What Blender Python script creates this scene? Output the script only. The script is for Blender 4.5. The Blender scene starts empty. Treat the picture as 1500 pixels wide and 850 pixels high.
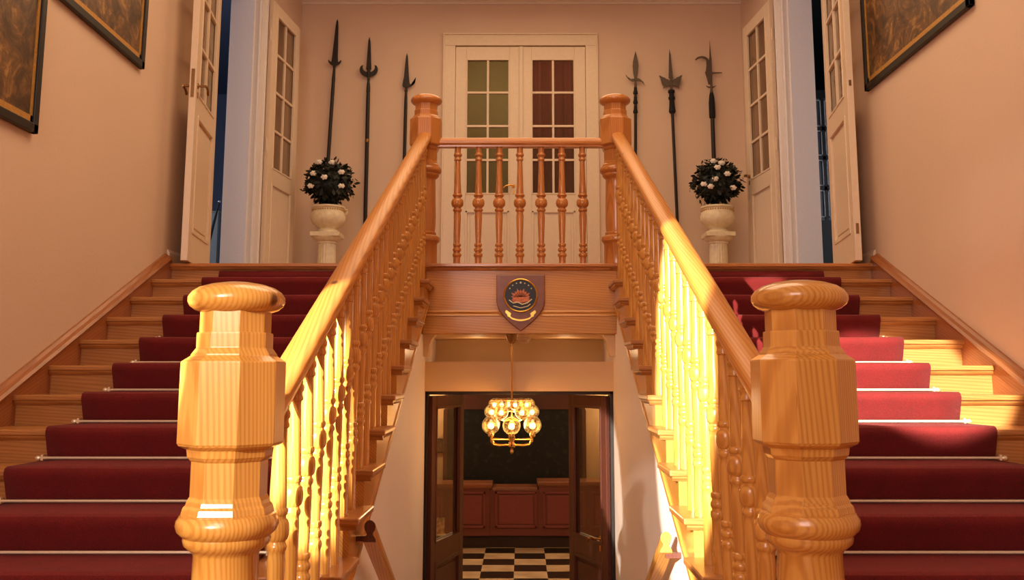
import bpy, bmesh, math, random
from mathutils import Vector, Matrix, noise
random.seed(7)
sc = bpy.context.scene
COL = sc.collection
pi = math.pi

# ------------------------------------------------------------------ geometry constants
L = 3.24            # upper landing height
D = 6.384           # landing edge
R = .14             # riser
G = .315            # going
E = 2.487           # eye height
FL = L - 12 * R     # middle landing height
def pitch(y): return L - (R / G) * (D - y)

# ------------------------------------------------------------------ materials
def srgb(r, g, b):
    f = lambda c: (c / 255 / 12.92) if c <= 10 else ((c / 255 + .055) / 1.055) ** 2.4
    return (f(r), f(g), f(b), 1)

def newmat(name):
    m = bpy.data.materials.new(name); m.use_nodes = True
    nt = m.node_tree; b = nt.nodes['Principled BSDF']
    return m, nt, b

def ramp(nt, stops):
    n = nt.nodes.new('ShaderNodeValToRGB')
    el = n.color_ramp.elements
    while len(el) < len(stops): el.new(.5)
    for e, (p, c) in zip(el, stops): e.position = p; e.color = c
    return n

def plain(name, col, rough=.5, metal=0, bump=0, bscale=60, var=.0, coat=0, sheen=0):
    m, nt, b = newmat(name); N = nt.nodes; K = nt.links
    tc = N.new('ShaderNodeTexCoord')
    nz = N.new('ShaderNodeTexNoise'); nz.inputs['Scale'].default_value = bscale; nz.inputs['Detail'].default_value = 4
    K.new(tc.outputs['Object'], nz.inputs['Vector'])
    c2 = tuple(x * (1 - var) for x in col[:3]) + (1,)
    c3 = tuple(min(1, x * (1 + var)) for x in col[:3]) + (1,)
    rp = ramp(nt, [(.35, c2), (.65, c3)])
    K.new(nz.outputs['Fac'], rp.inputs['Fac']); K.new(rp.outputs['Color'], b.inputs['Base Color'])
    b.inputs['Roughness'].default_value = rough; b.inputs['Metallic'].default_value = metal
    b.inputs['Coat Weight'].default_value = coat
    if sheen: b.inputs['Sheen Weight'].default_value = sheen
    if bump:
        bp = N.new('ShaderNodeBump'); bp.inputs['Strength'].default_value = bump; bp.inputs['Distance'].default_value = .004
        K.new(nz.outputs['Fac'], bp.inputs['Height']); K.new(bp.outputs['Normal'], b.inputs['Normal'])
    return m

def plaster(name, col, scale=55, var=.05, bump=.25):
    m, nt, b = newmat(name); N = nt.nodes; K = nt.links
    tc = N.new('ShaderNodeTexCoord')
    big = N.new('ShaderNodeTexNoise'); big.inputs['Scale'].default_value = 1.3; big.inputs['Detail'].default_value = 3
    fine = N.new('ShaderNodeTexNoise'); fine.inputs['Scale'].default_value = scale; fine.inputs['Detail'].default_value = 5
    K.new(tc.outputs['Object'], big.inputs['Vector']); K.new(tc.outputs['Object'], fine.inputs['Vector'])
    rp = ramp(nt, [(.3, tuple(x * (1 - var) for x in col[:3]) + (1,)), (.7, col)])
    K.new(big.outputs['Fac'], rp.inputs['Fac']); K.new(rp.outputs['Color'], b.inputs['Base Color'])
    bp = N.new('ShaderNodeBump'); bp.inputs['Strength'].default_value = bump; bp.inputs['Distance'].default_value = .004
    K.new(fine.outputs['Fac'], bp.inputs['Height']); K.new(bp.outputs['Normal'], b.inputs['Normal'])
    b.inputs['Roughness'].default_value = .62
    return m

def wood(name, light, mid, dark, axis='Z', lines=48, rough=.28, coat=.5, knots=True, slope=0, facet=False):
    """long-grained timber, grain running along the given object axis"""
    m, nt, b = newmat(name); N = nt.nodes; K = nt.links
    tc = N.new('ShaderNodeTexCoord'); oi = N.new('ShaderNodeObjectInfo')
    mul = N.new('ShaderNodeVectorMath'); mul.operation = 'SCALE'; mul.inputs[0].default_value = (7.3, 3.1, 5.7)
    K.new(oi.outputs['Random'], mul.inputs['Scale'])
    add = N.new('ShaderNodeVectorMath'); add.operation = 'ADD'
    K.new(tc.outputs['Object'], add.inputs[0]); K.new(mul.outputs['Vector'], add.inputs[1])
    if facet:
        ge = N.new('ShaderNodeNewGeometry'); fs = N.new('ShaderNodeVectorMath'); fs.operation = 'MULTIPLY_ADD'
        fs.inputs[1].default_value = (3.3, 5.9, 0)
        sn = N.new('ShaderNodeVectorMath'); sn.operation = 'SNAP'; sn.inputs[1].default_value = (.42, .42, 3)
        K.new(ge.outputs['True Normal'], sn.inputs[0]); K.new(sn.outputs['Vector'], fs.inputs[0]); K.new(add.outputs['Vector'], fs.inputs[2]); add = fs
    if slope:
        rt = N.new('ShaderNodeMapping'); rt.inputs['Rotation'].default_value = (-math.atan(slope), 0, 0)
        K.new(add.outputs['Vector'], rt.inputs['Vector']); add = rt
    mp = N.new('ShaderNodeMapping')
    s = [1, 1, 1]; s['XYZ'.index(axis)] = .06
    mp.inputs['Scale'].default_value = s
    K.new(add.outputs['Vector'], mp.inputs['Vector'])
    wv = N.new('ShaderNodeTexWave'); wv.wave_type = 'BANDS'; wv.bands_direction = 'DIAGONAL'
    wv.inputs['Scale'].default_value = lines; wv.inputs['Distortion'].default_value = 14
    wv.inputs['Detail'].default_value = 4; wv.inputs['Detail Scale'].default_value = 5.5 / lines
    K.new(mp.outputs['Vector'], wv.inputs['Vector'])
    fb = N.new('ShaderNodeTexNoise'); fb.inputs['Scale'].default_value = 120; fb.inputs['Detail'].default_value = 6
    mp2 = N.new('ShaderNodeMapping'); s2 = [1, 1, 1]; s2['XYZ'.index(axis)] = .03
    mp2.inputs['Scale'].default_value = s2; K.new(add.outputs['Vector'], mp2.inputs['Vector'])
    K.new(mp2.outputs['Vector'], fb.inputs['Vector'])
    pt = N.new('ShaderNodeTexNoise'); pt.inputs['Scale'].default_value = 5; pt.inputs['Detail'].default_value = 2
    K.new(mp.outputs['Vector'], pt.inputs['Vector'])
    r1 = ramp(nt, [(.0, tuple(.45 * a_ + .55 * b_ for a_, b_ in zip(dark, mid))), (.3, mid), (.65, light)])
    K.new(wv.outputs['Fac'], r1.inputs['Fac'])
    r2 = ramp(nt, [(.3, mid), (.75, light)])
    K.new(fb.outputs['Fac'], r2.inputs['Fac'])
    mx = N.new('ShaderNodeMix'); mx.data_type = 'RGBA'; mx.inputs[0].default_value = .5
    K.new(r1.outputs['Color'], mx.inputs[6]); K.new(r2.outputs['Color'], mx.inputs[7])
    r3 = ramp(nt, [(.3, (.82, .80, .76, 1)), (.7, (1.0, 1.0, 1.0, 1))])
    K.new(pt.outputs['Fac'], r3.inputs['Fac'])
    m2 = N.new('ShaderNodeMix'); m2.data_type = 'RGBA'; m2.blend_type = 'MULTIPLY'; m2.inputs[0].default_value = 1
    K.new(mx.outputs[2], m2.inputs[6]); K.new(r3.outputs['Color'], m2.inputs[7])
    out = m2.outputs[2]
    if knots:
        vo = N.new('ShaderNodeTexVoronoi'); vo.inputs['Scale'].default_value = 3.2
        mp3 = N.new('ShaderNodeMapping'); s3 = [1, 1, 1]; s3['XYZ'.index(axis)] = .6
        mp3.inputs['Scale'].default_value = s3; K.new(add.outputs['Vector'], mp3.inputs['Vector'])
        K.new(mp3.outputs['Vector'], vo.inputs['Vector'])
        r4 = ramp(nt, [(.025, (.22, .12, .06, 1)), (.05, (1, 1, 1, 1))])
        K.new(vo.outputs['Distance'], r4.inputs['Fac'])
        m3 = N.new('ShaderNodeMix'); m3.data_type = 'RGBA'; m3.blend_type = 'MULTIPLY'; m3.inputs[0].default_value = 1
        K.new(out, m3.inputs[6]); K.new(r4.outputs['Color'], m3.inputs[7]); out = m3.outputs[2]
    K.new(out, b.inputs['Base Color'])
    b.inputs['Roughness'].default_value = rough; b.inputs['Coat Weight'].default_value = coat; b.inputs['Coat Roughness'].default_value = .12
    bp = N.new('ShaderNodeBump'); bp.inputs['Strength'].default_value = .08; bp.inputs['Distance'].default_value = .002
    K.new(fb.outputs['Fac'], bp.inputs['Height']); K.new(bp.outputs['Normal'], b.inputs['Normal'])
    return m

PIN = (srgb(228, 167, 82), srgb(208, 139, 58), srgb(156, 92, 34))
PINR = (srgb(214, 142, 72), srgb(192, 118, 54), srgb(150, 82, 34))
OAK = (srgb(196, 136, 74), srgb(178, 116, 58), srgb(146, 86, 40))
M = {}
M['pineZ'] = wood('varnished_pine_upright', *PIN, axis='Z')
M['pineY'] = wood('varnished_pine_rail', *PIN, axis='Y', slope=.4444)
M['rail'] = wood('satin_handrail_pine', srgb(222, 152, 70), srgb(200, 126, 50), srgb(150, 84, 30), axis='Y', slope=.4444, rough=.42, coat=.12)
M['pineD'] = wood('varnished_pine_down_rail', *PIN, axis='Y', slope=-.52)
M['pineBlock'] = wood('glued_pine_block', *PIN, axis='Z', facet=True)
M['pineX'] = wood('varnished_pine_flat', *PIN, axis='X')
M['redZ'] = wood('aged_pine_upright', *PINR, axis='Z', knots=False)
M['redX'] = wood('aged_pine_rail', *PINR, axis='X', knots=False)
M['treadX'] = wood('stair_oak', *OAK, axis='X', lines=40, rough=.35, coat=.3, knots=False)
M['stringY'] = wood('stair_string_oak', srgb(176, 108, 58), srgb(158, 92, 48), srgb(122, 66, 32), axis='Y', lines=40, rough=.35, coat=.3, slope=.4444)
M['fascia'] = wood('fascia_oak', srgb(224, 158, 76), srgb(206, 138, 60), srgb(170, 104, 42), axis='X', lines=36, rough=.4, coat=.25, knots=False)
M['mahog'] = wood('dark_red_timber', srgb(104, 58, 46), srgb(92, 50, 40), srgb(72, 38, 30), axis='Z', lines=40, rough=.35, coat=.3, knots=False)
M['wall'] = plaster('cream_wallcovering', srgb(228, 200, 174))
M['wall_low'] = plaster('white_plaster', srgb(236, 222, 214))
M['passage'] = plaster('cream_passage_paint', srgb(222, 186, 140))
M['ceil'] = plaster('ceiling_paint', srgb(232, 218, 200))
M['paint'] = plain('cream_gloss_paint', srgb(230, 208, 180), .32, var=.02, bump=.05, bscale=30)
M['whitep'] = plain('white_reveal_paint', srgb(232, 226, 224), .4, var=.02)
M['brass'] = plain('polished_brass', srgb(222, 170, 92), .18, 1, var=.05)
M['oldbrass'] = plain('aged_brass', srgb(150, 112, 70), .35, 1, var=.1)
M['rod'] = plain('brass_rod_painted_gleam', srgb(255, 238, 206), .3, .45, var=.03)  # pale, less metallic base puts the rods' bright reflections into their colour
M['iron'] = plain('dark_forged_iron', srgb(52, 44, 38), .5, .4, bump=.2, bscale=70, var=.3)
M['steel'] = plain('pale_worn_steel', srgb(98, 84, 70), .5, .35, bump=.2, bscale=70, var=.2)
M['haft'] = plain('blackened_wood_haft', srgb(28, 19, 15), .55, 0, bump=.1, bscale=40, var=.3)
M['black'] = plain('black_lacquer', srgb(22, 20, 20), .42, 0, var=.1)
M['tassel'] = plain('black_leather_wrap', srgb(20, 18, 20), .8, 0, bump=.6, bscale=120, var=.3)
M['stone'] = plain('glazed_ivory_ceramic', srgb(232, 216, 178), .3, 0, bump=.1, bscale=25, var=.08)
M['leaf'] = plain('dark_green_leaves', srgb(18, 26, 15), .6, 0, var=.45, bscale=18)
M['petal'] = plain('white_petals', srgb(248, 240, 226), .6, 0, var=.05)
M['soil'] = plain('potting_soil', srgb(50, 36, 26), .9, 0, bump=.5, bscale=80, var=.3)
M['shieldw'] = plain('shield_mahogany', srgb(134, 74, 40), .35, 0, var=.12, bscale=25, coat=.4)
M['gold'] = plain('gold_leaf', srgb(236, 190, 92), .28, 1, var=.06)
M['orange'] = plain('orange_enamel', srgb(206, 112, 48), .4, 0, var=.35, bscale=90)
M['cream_en'] = plain('cream_enamel', srgb(236, 222, 180), .4)
M['blackwall'] = None

def carpet_mat():
    m, nt, b = newmat('red_pile_carpet'); N = nt.nodes; K = nt.links
    tc = N.new('ShaderNodeTexCoord')
    f = N.new('ShaderNodeTexNoise'); f.inputs['Scale'].default_value = 420; f.inputs['Detail'].default_value = 3
    g = N.new('ShaderNodeTexNoise'); g.inputs['Scale'].default_value = 9; g.inputs['Detail'].default_value = 4
    K.new(tc.outputs['Object'], f.inputs['Vector']); K.new(tc.outputs['Object'], g.inputs['Vector'])
    r1 = ramp(nt, [(.3, srgb(80, 10, 10)), (.7, srgb(142, 22, 20))])
    K.new(f.outputs['Fac'], r1.inputs['Fac'])
    r2 = ramp(nt, [(.3, (.8, .8, .8, 1)), (.7, (1, 1, 1, 1))]); K.new(g.outputs['Fac'], r2.inputs['Fac'])
    mx = N.new('ShaderNodeMix'); mx.data_type = 'RGBA'; mx.blend_type = 'MULTIPLY'; mx.inputs[0].default_value = 1
    K.new(r1.outputs['Color'], mx.inputs[6]); K.new(r2.outputs['Color'], mx.inputs[7])
    K.new(mx.outputs[2], b.inputs['Base Color'])
    b.inputs['Roughness'].default_value = .9; b.inputs['Sheen Weight'].default_value = .06; b.inputs['Sheen Roughness'].default_value = .3
    b.inputs['Sheen Tint'].default_value = srgb(255, 150, 150)
    bp = N.new('ShaderNodeBump'); bp.inputs['Strength'].default_value = .6; bp.inputs['Distance'].default_value = .004
    K.new(f.outputs['Fac'], bp.inputs['Height']); K.new(bp.outputs['Normal'], b.inputs['Normal'])
    return m
M['carpet'] = carpet_mat()

def glass_mat(name, tint=(1, 1, 1, 1), wav=.0, refl=.12, rough=.02, dark=0.0, darkcol=(.1, .09, .08, 1)):
    """thin window pane: transparent body with a mirror film, no refraction"""
    m = bpy.data.materials.new(name); m.use_nodes = True; nt = m.node_tree; N = nt.nodes; K = nt.links
    N.remove(N['Principled BSDF']); out = N['Material Output']
    tr = N.new('ShaderNodeBsdfTransparent'); tr.inputs['Color'].default_value = tint
    gl = N.new('ShaderNodeBsdfGlossy'); gl.inputs['Roughness'].default_value = rough
    lw = N.new('ShaderNodeLayerWeight'); lw.inputs['Blend'].default_value = .5
    fr = N.new('ShaderNodeMath'); fr.operation = 'POWER'; fr.inputs[1].default_value = 5
    K.new(lw.outputs['Facing'], fr.inputs[0])
    ad = N.new('ShaderNodeMath'); ad.operation = 'ADD'; ad.inputs[1].default_value = refl; ad.use_clamp = True
    K.new(fr.outputs[0], ad.inputs[0])
    if wav:
        tc = N.new('ShaderNodeTexCoord'); nz = N.new('ShaderNodeTexNoise'); nz.inputs['Scale'].default_value = 9; nz.inputs['Detail'].default_value = 2
        K.new(tc.outputs['Object'], nz.inputs['Vector'])
        bp = N.new('ShaderNodeBump'); bp.inputs['Strength'].default_value = wav; bp.inputs['Distance'].default_value = .02
        K.new(nz.outputs['Fac'], bp.inputs['Height']); K.new(bp.outputs['Normal'], gl.inputs['Normal'])
    body = tr
    if dark:
        df = N.new('ShaderNodeBsdfDiffuse'); df.inputs['Color'].default_value = darkcol
        mm = N.new('ShaderNodeMixShader'); mm.inputs[0].default_value = dark
        K.new(tr.outputs[0], mm.inputs[1]); K.new(df.outputs[0], mm.inputs[2]); body = mm
    mx = N.new('ShaderNodeMixShader'); K.new(ad.outputs[0], mx.inputs[0])
    K.new(body.outputs[0], mx.inputs[1]); K.new(gl.outputs[0], mx.inputs[2]); K.new(mx.outputs[0], out.inputs['Surface'])
    return m
M['glass'] = glass_mat('old_rippled_window_glass', (.8, .74, .66, 1), .15, .02, dark=.12, darkcol=srgb(120, 100, 80))
M['glass_door'] = glass_mat('dark_door_glass', (.86, .84, .8, 1), .1, .03)
M['pane_dk'] = glass_mat('dim_rippled_glass', (.62, .58, .50, 1), .12, .0, rough=.12, dark=.15, darkcol=srgb(150, 130, 104))

def emis(name, col, st):
    m = bpy.data.materials.new(name); m.use_nodes = True; nt = m.node_tree
    b = nt.nodes['Principled BSDF']; b.inputs['Base Color'].default_value = col
    b.inputs['Emission Color'].default_value = col; b.inputs['Emission Strength'].default_value = st
    return m
M['bulb'] = emis('lit_lamp_bulb', (1, .72, .36, 1), 9)

def globe_mat():
    m = bpy.data.materials.new('bubbled_lamp_glass'); m.use_nodes = True; nt = m.node_tree; N = nt.nodes; K = nt.links
    N.remove(N['Principled BSDF']); out = N['Material Output']
    tc = N.new('ShaderNodeTexCoord'); vo = N.new('ShaderNodeTexVoronoi'); vo.inputs['Scale'].default_value = 75
    K.new(tc.outputs['Object'], vo.inputs['Vector'])
    rp = ramp(nt, [(.18, (1, 1, 1, 1)), (.42, (0, 0, 0, 1))]); K.new(vo.outputs['Distance'], rp.inputs['Fac'])
    lw = N.new('ShaderNodeLayerWeight'); lw.inputs['Blend'].default_value = .35
    r2 = ramp(nt, [(.62, (0, 0, 0, 1)), (.92, (.9, .9, .9, 1))]); K.new(lw.outputs['Facing'], r2.inputs['Fac'])
    mxx = N.new('ShaderNodeMath'); mxx.operation = 'MAXIMUM'; K.new(rp.outputs['Color'], mxx.inputs[0]); K.new(r2.outputs['Color'], mxx.inputs[1])
    em = N.new('ShaderNodeEmission'); em.inputs['Color'].default_value = (1, .60, .20, 1); em.inputs['Strength'].default_value = 1.0
    tr = N.new('ShaderNodeBsdfTransparent'); tr.inputs['Color'].default_value = (.92, .74, .42, 1)
    gl = N.new('ShaderNodeBsdfGlossy'); gl.inputs['Roughness'].default_value = .1
    a = N.new('ShaderNodeMixShader'); a.inputs[0].default_value = .2; K.new(tr.outputs[0], a.inputs[1]); K.new(gl.outputs[0], a.inputs[2])
    mx = N.new('ShaderNodeMixShader'); K.new(mxx.outputs[0], mx.inputs[0]); K.new(a.outputs[0], mx.inputs[1]); K.new(em.outputs[0], mx.inputs[2])
    K.new(mx.outputs[0], out.inputs['Surface'])
    return m
M['globe'] = globe_mat()

def painting_mat(name, seed):
    m, nt, b = newmat(name); N = nt.nodes; K = nt.links
    tc = N.new('ShaderNodeTexCoord'); mp = N.new('ShaderNodeMapping'); mp.inputs['Location'].default_value = (seed, seed * 2, seed)
    K.new(tc.outputs['Object'], mp.inputs['Vector'])
    a = N.new('ShaderNodeTexNoise'); a.inputs['Scale'].default_value = 5; a.inputs['Detail'].default_value = 9; a.inputs['Roughness'].default_value = .72
    a.inputs['Distortion'].default_value = 1.6
    K.new(mp.outputs['Vector'], a.inputs['Vector'])
    rp = ramp(nt, [(.28, srgb(34, 25, 18)), (.45, srgb(84, 60, 38)), (.55, srgb(120, 86, 50)), (.64, srgb(176, 134, 74)), (.75, srgb(104, 60, 36))])
    K.new(a.outputs['Fac'], rp.inputs['Fac']); K.new(rp.outputs['Color'], b.inputs['Base Color'])
    b.inputs['Roughness'].default_value = .35
    return m

def checker_mat():
    m, nt, b = newmat('black_and_white_floor_tiles'); N = nt.nodes; K = nt.links
    tc = N.new('ShaderNodeTexCoord'); ck = N.new('ShaderNodeTexChecker')
    ck.inputs['Scale'].default_value = 1 / .425
    mp = N.new('ShaderNodeMapping')
    mp.inputs['Location'].default_value = (.095, -14.485 + 0.0, .2)
    K.new(tc.outputs['Object'], mp.inputs['Vector']); K.new(mp.outputs['Vector'], ck.inputs['Vector'])
    nz = N.new('ShaderNodeTexNoise'); nz.inputs['Scale'].default_value = 4; nz.inputs['Detail'].default_value = 8
    K.new(tc.outputs['Object'], nz.inputs['Vector'])
    rp = ramp(nt, [(.35, srgb(196, 168, 132)), (.65, srgb(226, 202, 168))]); K.new(nz.outputs['Fac'], rp.inputs['Fac'])
    K.new(rp.outputs['Color'], ck.inputs['Color1']); ck.inputs['Color2'].default_value = srgb(30, 26, 22)
    K.new(ck.outputs['Color'], b.inputs['Base Color']); b.inputs['Roughness'].default_value = .3
    return m
M['tiles'] = checker_mat()

def dark_glass():
    m, nt, b = newmat('dark_glass_painted_glints'); N = nt.nodes; K = nt.links
    tc = N.new('ShaderNodeTexCoord'); vo = N.new('ShaderNodeTexNoise'); vo.inputs['Scale'].default_value = 11; vo.inputs['Detail'].default_value = 6
    K.new(tc.outputs['Object'], vo.inputs['Vector'])
    rp = ramp(nt, [(.55, srgb(14, 13, 12)), (.75, srgb(52, 44, 34))]); K.new(vo.outputs['Fac'], rp.inputs['Fac'])  # lighter specks paint faint reflections into the glass colour
    K.new(rp.outputs['Color'], b.inputs['Base Color']); b.inputs['Roughness'].default_value = .5
    return m
M['darkglass'] = dark_glass()

# ------------------------------------------------------------------ mesh helpers
class MB:
    def __init__(s): s.v = []; s.f = []; s.sm = []
    def add(s, vs, fs, smooth=False):
        o = len(s.v); s.v += [tuple(v) for v in vs]
        for f in fs: s.f.append([i + o for i in f]); s.sm.append(smooth)
        return s
    def box(s, x0, x1, y0, y1, z0, z1):
        x0, x1 = sorted((x0, x1)); y0, y1 = sorted((y0, y1)); z0, z1 = sorted((z0, z1))
        vs = [(x, y, z) for z in (z0, z1) for y in (y0, y1) for x in (x0, x1)]
        return s.add(vs, [(0, 2, 3, 1), (4, 5, 7, 6), (0, 1, 5, 4), (2, 6, 7, 3), (0, 4, 6, 2), (1, 3, 7, 5)])
    def prism(s, pts, a0, a1, axis='X', smooth=False):
        """extrude a 2D polygon along an axis: X uses (y,z), Y uses (x,z), Z uses (x,y)"""
        mk = {'X': lambda p, a: (a, p[0], p[1]), 'Y': lambda p, a: (p[0], a, p[1]), 'Z': lambda p, a: (p[0], p[1], a)}[axis]
        n = len(pts)
        vs = [mk(p, a0) for p in pts] + [mk(p, a1) for p in pts]
        s.add(vs, [list(range(n))[::-1], [i + n for i in range(n)]])
        o = len(s.v) - 2 * n
        for i in range(n):
            j = (i + 1) % n; s.f.append([o + i, o + j, o + n + j, o + n + i]); s.sm.append(smooth)
        return s
    def sweep(s, prof, p0, p1, smooth=True, plane='XZ'):
        n = len(prof); mk = (lambda p, c: (c[0] + p[0], c[1], c[2] + p[1])) if plane == 'XZ' else (lambda p, c: (c[0], c[1] + p[0], c[2] + p[1]))
        vs = [mk(p, p0) for p in prof] + [mk(p, p1) for p in prof]
        s.add(vs, [list(range(n)), [i + n for i in range(n)][::-1]])
        o = len(s.v) - 2 * n
        for i in range(n):
            j = (i + 1) % n; s.f.append([o + i, o + n + i, o + n + j, o + j]); s.sm.append(smooth)
        return s
    def lathe(s, prof, c=(0, 0, 0), seg=24, smooth=True, rot=0, sx=1, sy=1):
        """prof: list of (r, z) from top to bottom"""
        vs = []; n = len(prof)
        for r, z in prof:
            for k in range(seg):
                a = 2 * pi * k / seg + rot
                vs.append((c[0] + r * math.cos(a) * sx, c[1] + r * math.sin(a) * sy, c[2] + z))
        fs = []
        for i in range(n - 1):
            for k in range(seg):
                k2 = (k + 1) % seg
                fs.append((i * seg + k, (i + 1) * seg + k, (i + 1) * seg + k2, i * seg + k2))
        s.add(vs, fs, smooth)
        o = len(s.v) - n * seg
        s.f.append([o + k for k in range(seg)]); s.sm.append(smooth)
        s.f.append([o + (n - 1) * seg + k for k in range(seg)][::-1]); s.sm.append(smooth)
        return s
    def tube(s, pts, r, seg=10, smooth=True):
        rr = r if isinstance(r, (list, tuple)) else [r] * len(pts)
        P = [Vector(p) for p in pts]; vs = []
        up = Vector((0, 0, 1))
        for i, p in enumerate(P):
            t = (P[min(i + 1, len(P) - 1)] - P[max(i - 1, 0)]).normalized()
            u = t.cross(up)
            if u.length < .05: u = t.cross(Vector((0, 1, 0)))
            u.normalize(); w = t.cross(u)
            for k in range(seg):
                a = 2 * pi * k / seg; vs.append(p + (u * math.cos(a) + w * math.sin(a)) * rr[i])
        fs = []
        for i in range(len(P) - 1):
            for k in range(seg):
                k2 = (k + 1) % seg; fs.append((i * seg + k, i * seg + k2, (i + 1) * seg + k2, (i + 1) * seg + k))
        s.add(vs, fs, smooth); o = len(s.v) - len(vs)
        s.f.append([o + k for k in range(seg)][::-1]); s.sm.append(False)
        s.f.append([o + (len(P) - 1) * seg + k for k in range(seg)]); s.sm.append(False)
        return s
    def sphere(s, c, r, seg=16, rings=10, sz=1):
        prof = [(max(r * math.sin(pi * i / rings), 1e-4), r * math.cos(pi * i / rings) * sz) for i in range(rings + 1)]
        return s.lathe(prof, c, seg)
    def build(s, name, mat, parent=None, loc=(0, 0, 0), rotz=0, bevel=0, mats=None):
        me = bpy.data.meshes.new(name); me.from_pydata(s.v, [], s.f)
        me.polygons.foreach_set('use_smooth', s.sm)
        bm = bmesh.new(); bm.from_mesh(me); bmesh.ops.recalc_face_normals(bm, faces=bm.faces); bm.to_mesh(me); bm.free()
        if any(s.sm):
            try: me.set_sharp_from_angle(angle=math.radians(38))
            except Exception: pass
        me.materials.append(mat)
        o = bpy.data.objects.new(name, me); COL.objects.link(o)
        o.location = loc; o.rotation_euler = (0, 0, rotz)
        if parent: o.parent = parent
        if bevel:
            b = o.modifiers.new('edge', 'BEVEL'); b.width = bevel; b.segments = 2; b.limit_method = 'ANGLE'; b.angle_limit = .6
        return o

def tag(o, label, cat, group=None, kind=None):
    o['label'] = label; o['category'] = cat
    if group: o['group'] = group
    if kind: o['kind'] = kind
    return o
def thing(name, label, cat, loc=(0, 0, 0), rotz=0, group=None, kind=None):
    o = bpy.data.objects.new(name, None); COL.objects.link(o); o.empty_display_size = .1
    o.location = loc; o.rotation_euler = (0, 0, rotz)
    return tag(o, label, cat, group, kind)
def copy_tree(o, parent=None):
    c = o.copy(); COL.objects.link(c)
    if parent: c.parent = parent
    for ch in [x for x in bpy.data.objects if x.parent == o]:
        if ch != c: copy_tree(ch, c)
    return c
def struct(name, mb, mat, label, cat, bevel=0):
    return tag(mb.build(name, mat, bevel=bevel), label, cat, kind='structure')

# ------------------------------------------------------------------ ROOM SHELL
WX = 2.40; WT = .26; BY = 10.0; CZ = 6.56; DH = 5.98
for s, nm, lb in ((-1, 'wall_left', 'cream wall along the left stair flight'), (1, 'wall_right', 'cream wall along the right stair flight')):
    m = MB()
    m.box(s * WX, s * (WX + WT), -1.6, 7.12, FL - .1, CZ)
    m.box(s * WX, s * (WX + WT), 8.42, BY + .2, L - .2, CZ)
    m.box(s * WX, s * (WX + WT), 7.12, 8.42, DH, CZ)
    struct(nm, m, M['wall'], lb + ' with a tall doorway near the far end', 'wall')
m = MB()
m.box(-WX, -.74, BY, BY + .2, L - .1, CZ); m.box(.72, WX, BY, BY + .2, L - .1, CZ); m.box(-.74, .72, BY, BY + .2, 6.05, CZ)
struct('wall_back', m, M['wall'], 'tan back wall of the upper landing around the white glazed double door', 'wall')
struct('ceiling', MB().box(-WX, WX, -1.6, BY, CZ, CZ + .1), M['ceil'], 'cream ceiling above the stair hall', 'ceiling')
# cornice
m = MB()
prof = [(0, 0), (0, -.035), (-.012, -.04), (-.02, -.02), (-.06, 0)]
m.sweep([(p[0], p[1]) for p in prof], (-WX, BY, CZ), (WX, BY, CZ), smooth=False, plane='YZ')
struct('trim_1', m, M['ceil'], 'thin cornice where the back wall meets the ceiling', 'cornice')
# floors
m = MB(); m.box(-WX, WX, D + .03, BY, L - .025, L - .002)
struct('floor', m, M['treadX'], 'upper landing floor behind the stair edge', 'floor')
m = MB(); m.box(-WX, WX, -1.6, 2.83, FL - .06, FL); m.box(-WX, -.60, 2.83, 2.97, FL - .06, FL); m.box(.60, WX, 2.83, 2.97, FL - .06, FL)
struct('floor_middle', m, M['treadX'], 'middle landing floor at the foot of the two side flights', 'floor')
struct('floor_lower', MB().box(-4, 4, 5.8, 16, -.08, 0), M['tiles'], 'black and white checkered tile floor of the lower hall', 'floor')

# stair-well walls under both flights
for s, nm in ((-1, 'wall_well_left'), (1, 'wall_well_right')):
    m = MB()
    sl = lambda y: pitch(y) - .27
    m.prism([(2.83, 0), (2.83, sl(2.83)), (6.3, sl(6.3)), (6.36, 2.765), (7.5, 2.765), (7.5, 2.58), (6.66, 2.58), (6.66, 0)], s * (.662 if s < 0 else .632), s * .72, 'X')
    struct(nm, m, M['wall_low'], 'white plaster wall under the %s flight beside the descending steps' % ('left' if s < 0 else 'right'), 'wall')
# passage ceiling, lintel and recess
struct('ceiling_passage', MB().box(-.70, .70, 6.46, 7.56, 2.765, 2.82), M['passage'], 'low tan ceiling under the landing that carries the globe chandelier', 'ceiling')
m = MB(); m.box(-.69, .69, 6.62, 7.5, 2.385, 2.585); m.box(-.69, .69, 7.44, 7.56, 2.585, 2.765)
m.box(-4, -.668, 6.72, 6.86, 0, 2.82); m.box(.65, 4, 6.72, 6.86, 0, 2.82)
struct('wall_lintel', m, M['passage'], 'tan beam above the dark lower doorway', 'wall')
for s in (-1, 1):
    q = .662 if s < 0 else .632
    m = MB(); m.prism([(s * q, 2.765), (s * q, 2.62), (s * (q - .028), 2.62), (s * (q - .036), 2.632), (s * (q - .04), 2.69), (s * (q - .056), 2.735), (s * (q - .08), 2.765)], 6.48, 6.62, 'Y')
    struct('trim_%d' % (3 + (s > 0)), m, M['passage'], 'curved plaster cove along the %s side of the passage ceiling' % ('left' if s < 0 else 'right'), 'cove')

# lower hall shell
m = MB(); m.box(-4, 4, 15.3, 15.4, 0, 2.82)
struct('wall_hall_back', m, plaster('hall_cream', srgb(222, 188, 138)), 'cream back wall of the lower reception hall', 'wall')
for s in (-1, 1):
    struct('wall_hall_%s' % ('left' if s < 0 else 'right'), MB().box(s * 4, s * 4.1, 6.7, 15.4, 0, 2.82), M['passage'], 'far %s side wall of the lower hall' % ('left' if s < 0 else 'right'), 'wall')
struct('ceiling_hall', MB().box(-4, 4, 6.86, 15.4, 2.82, 2.9), M['passage'], 'ceiling of the lower reception hall', 'ceiling')

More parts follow.
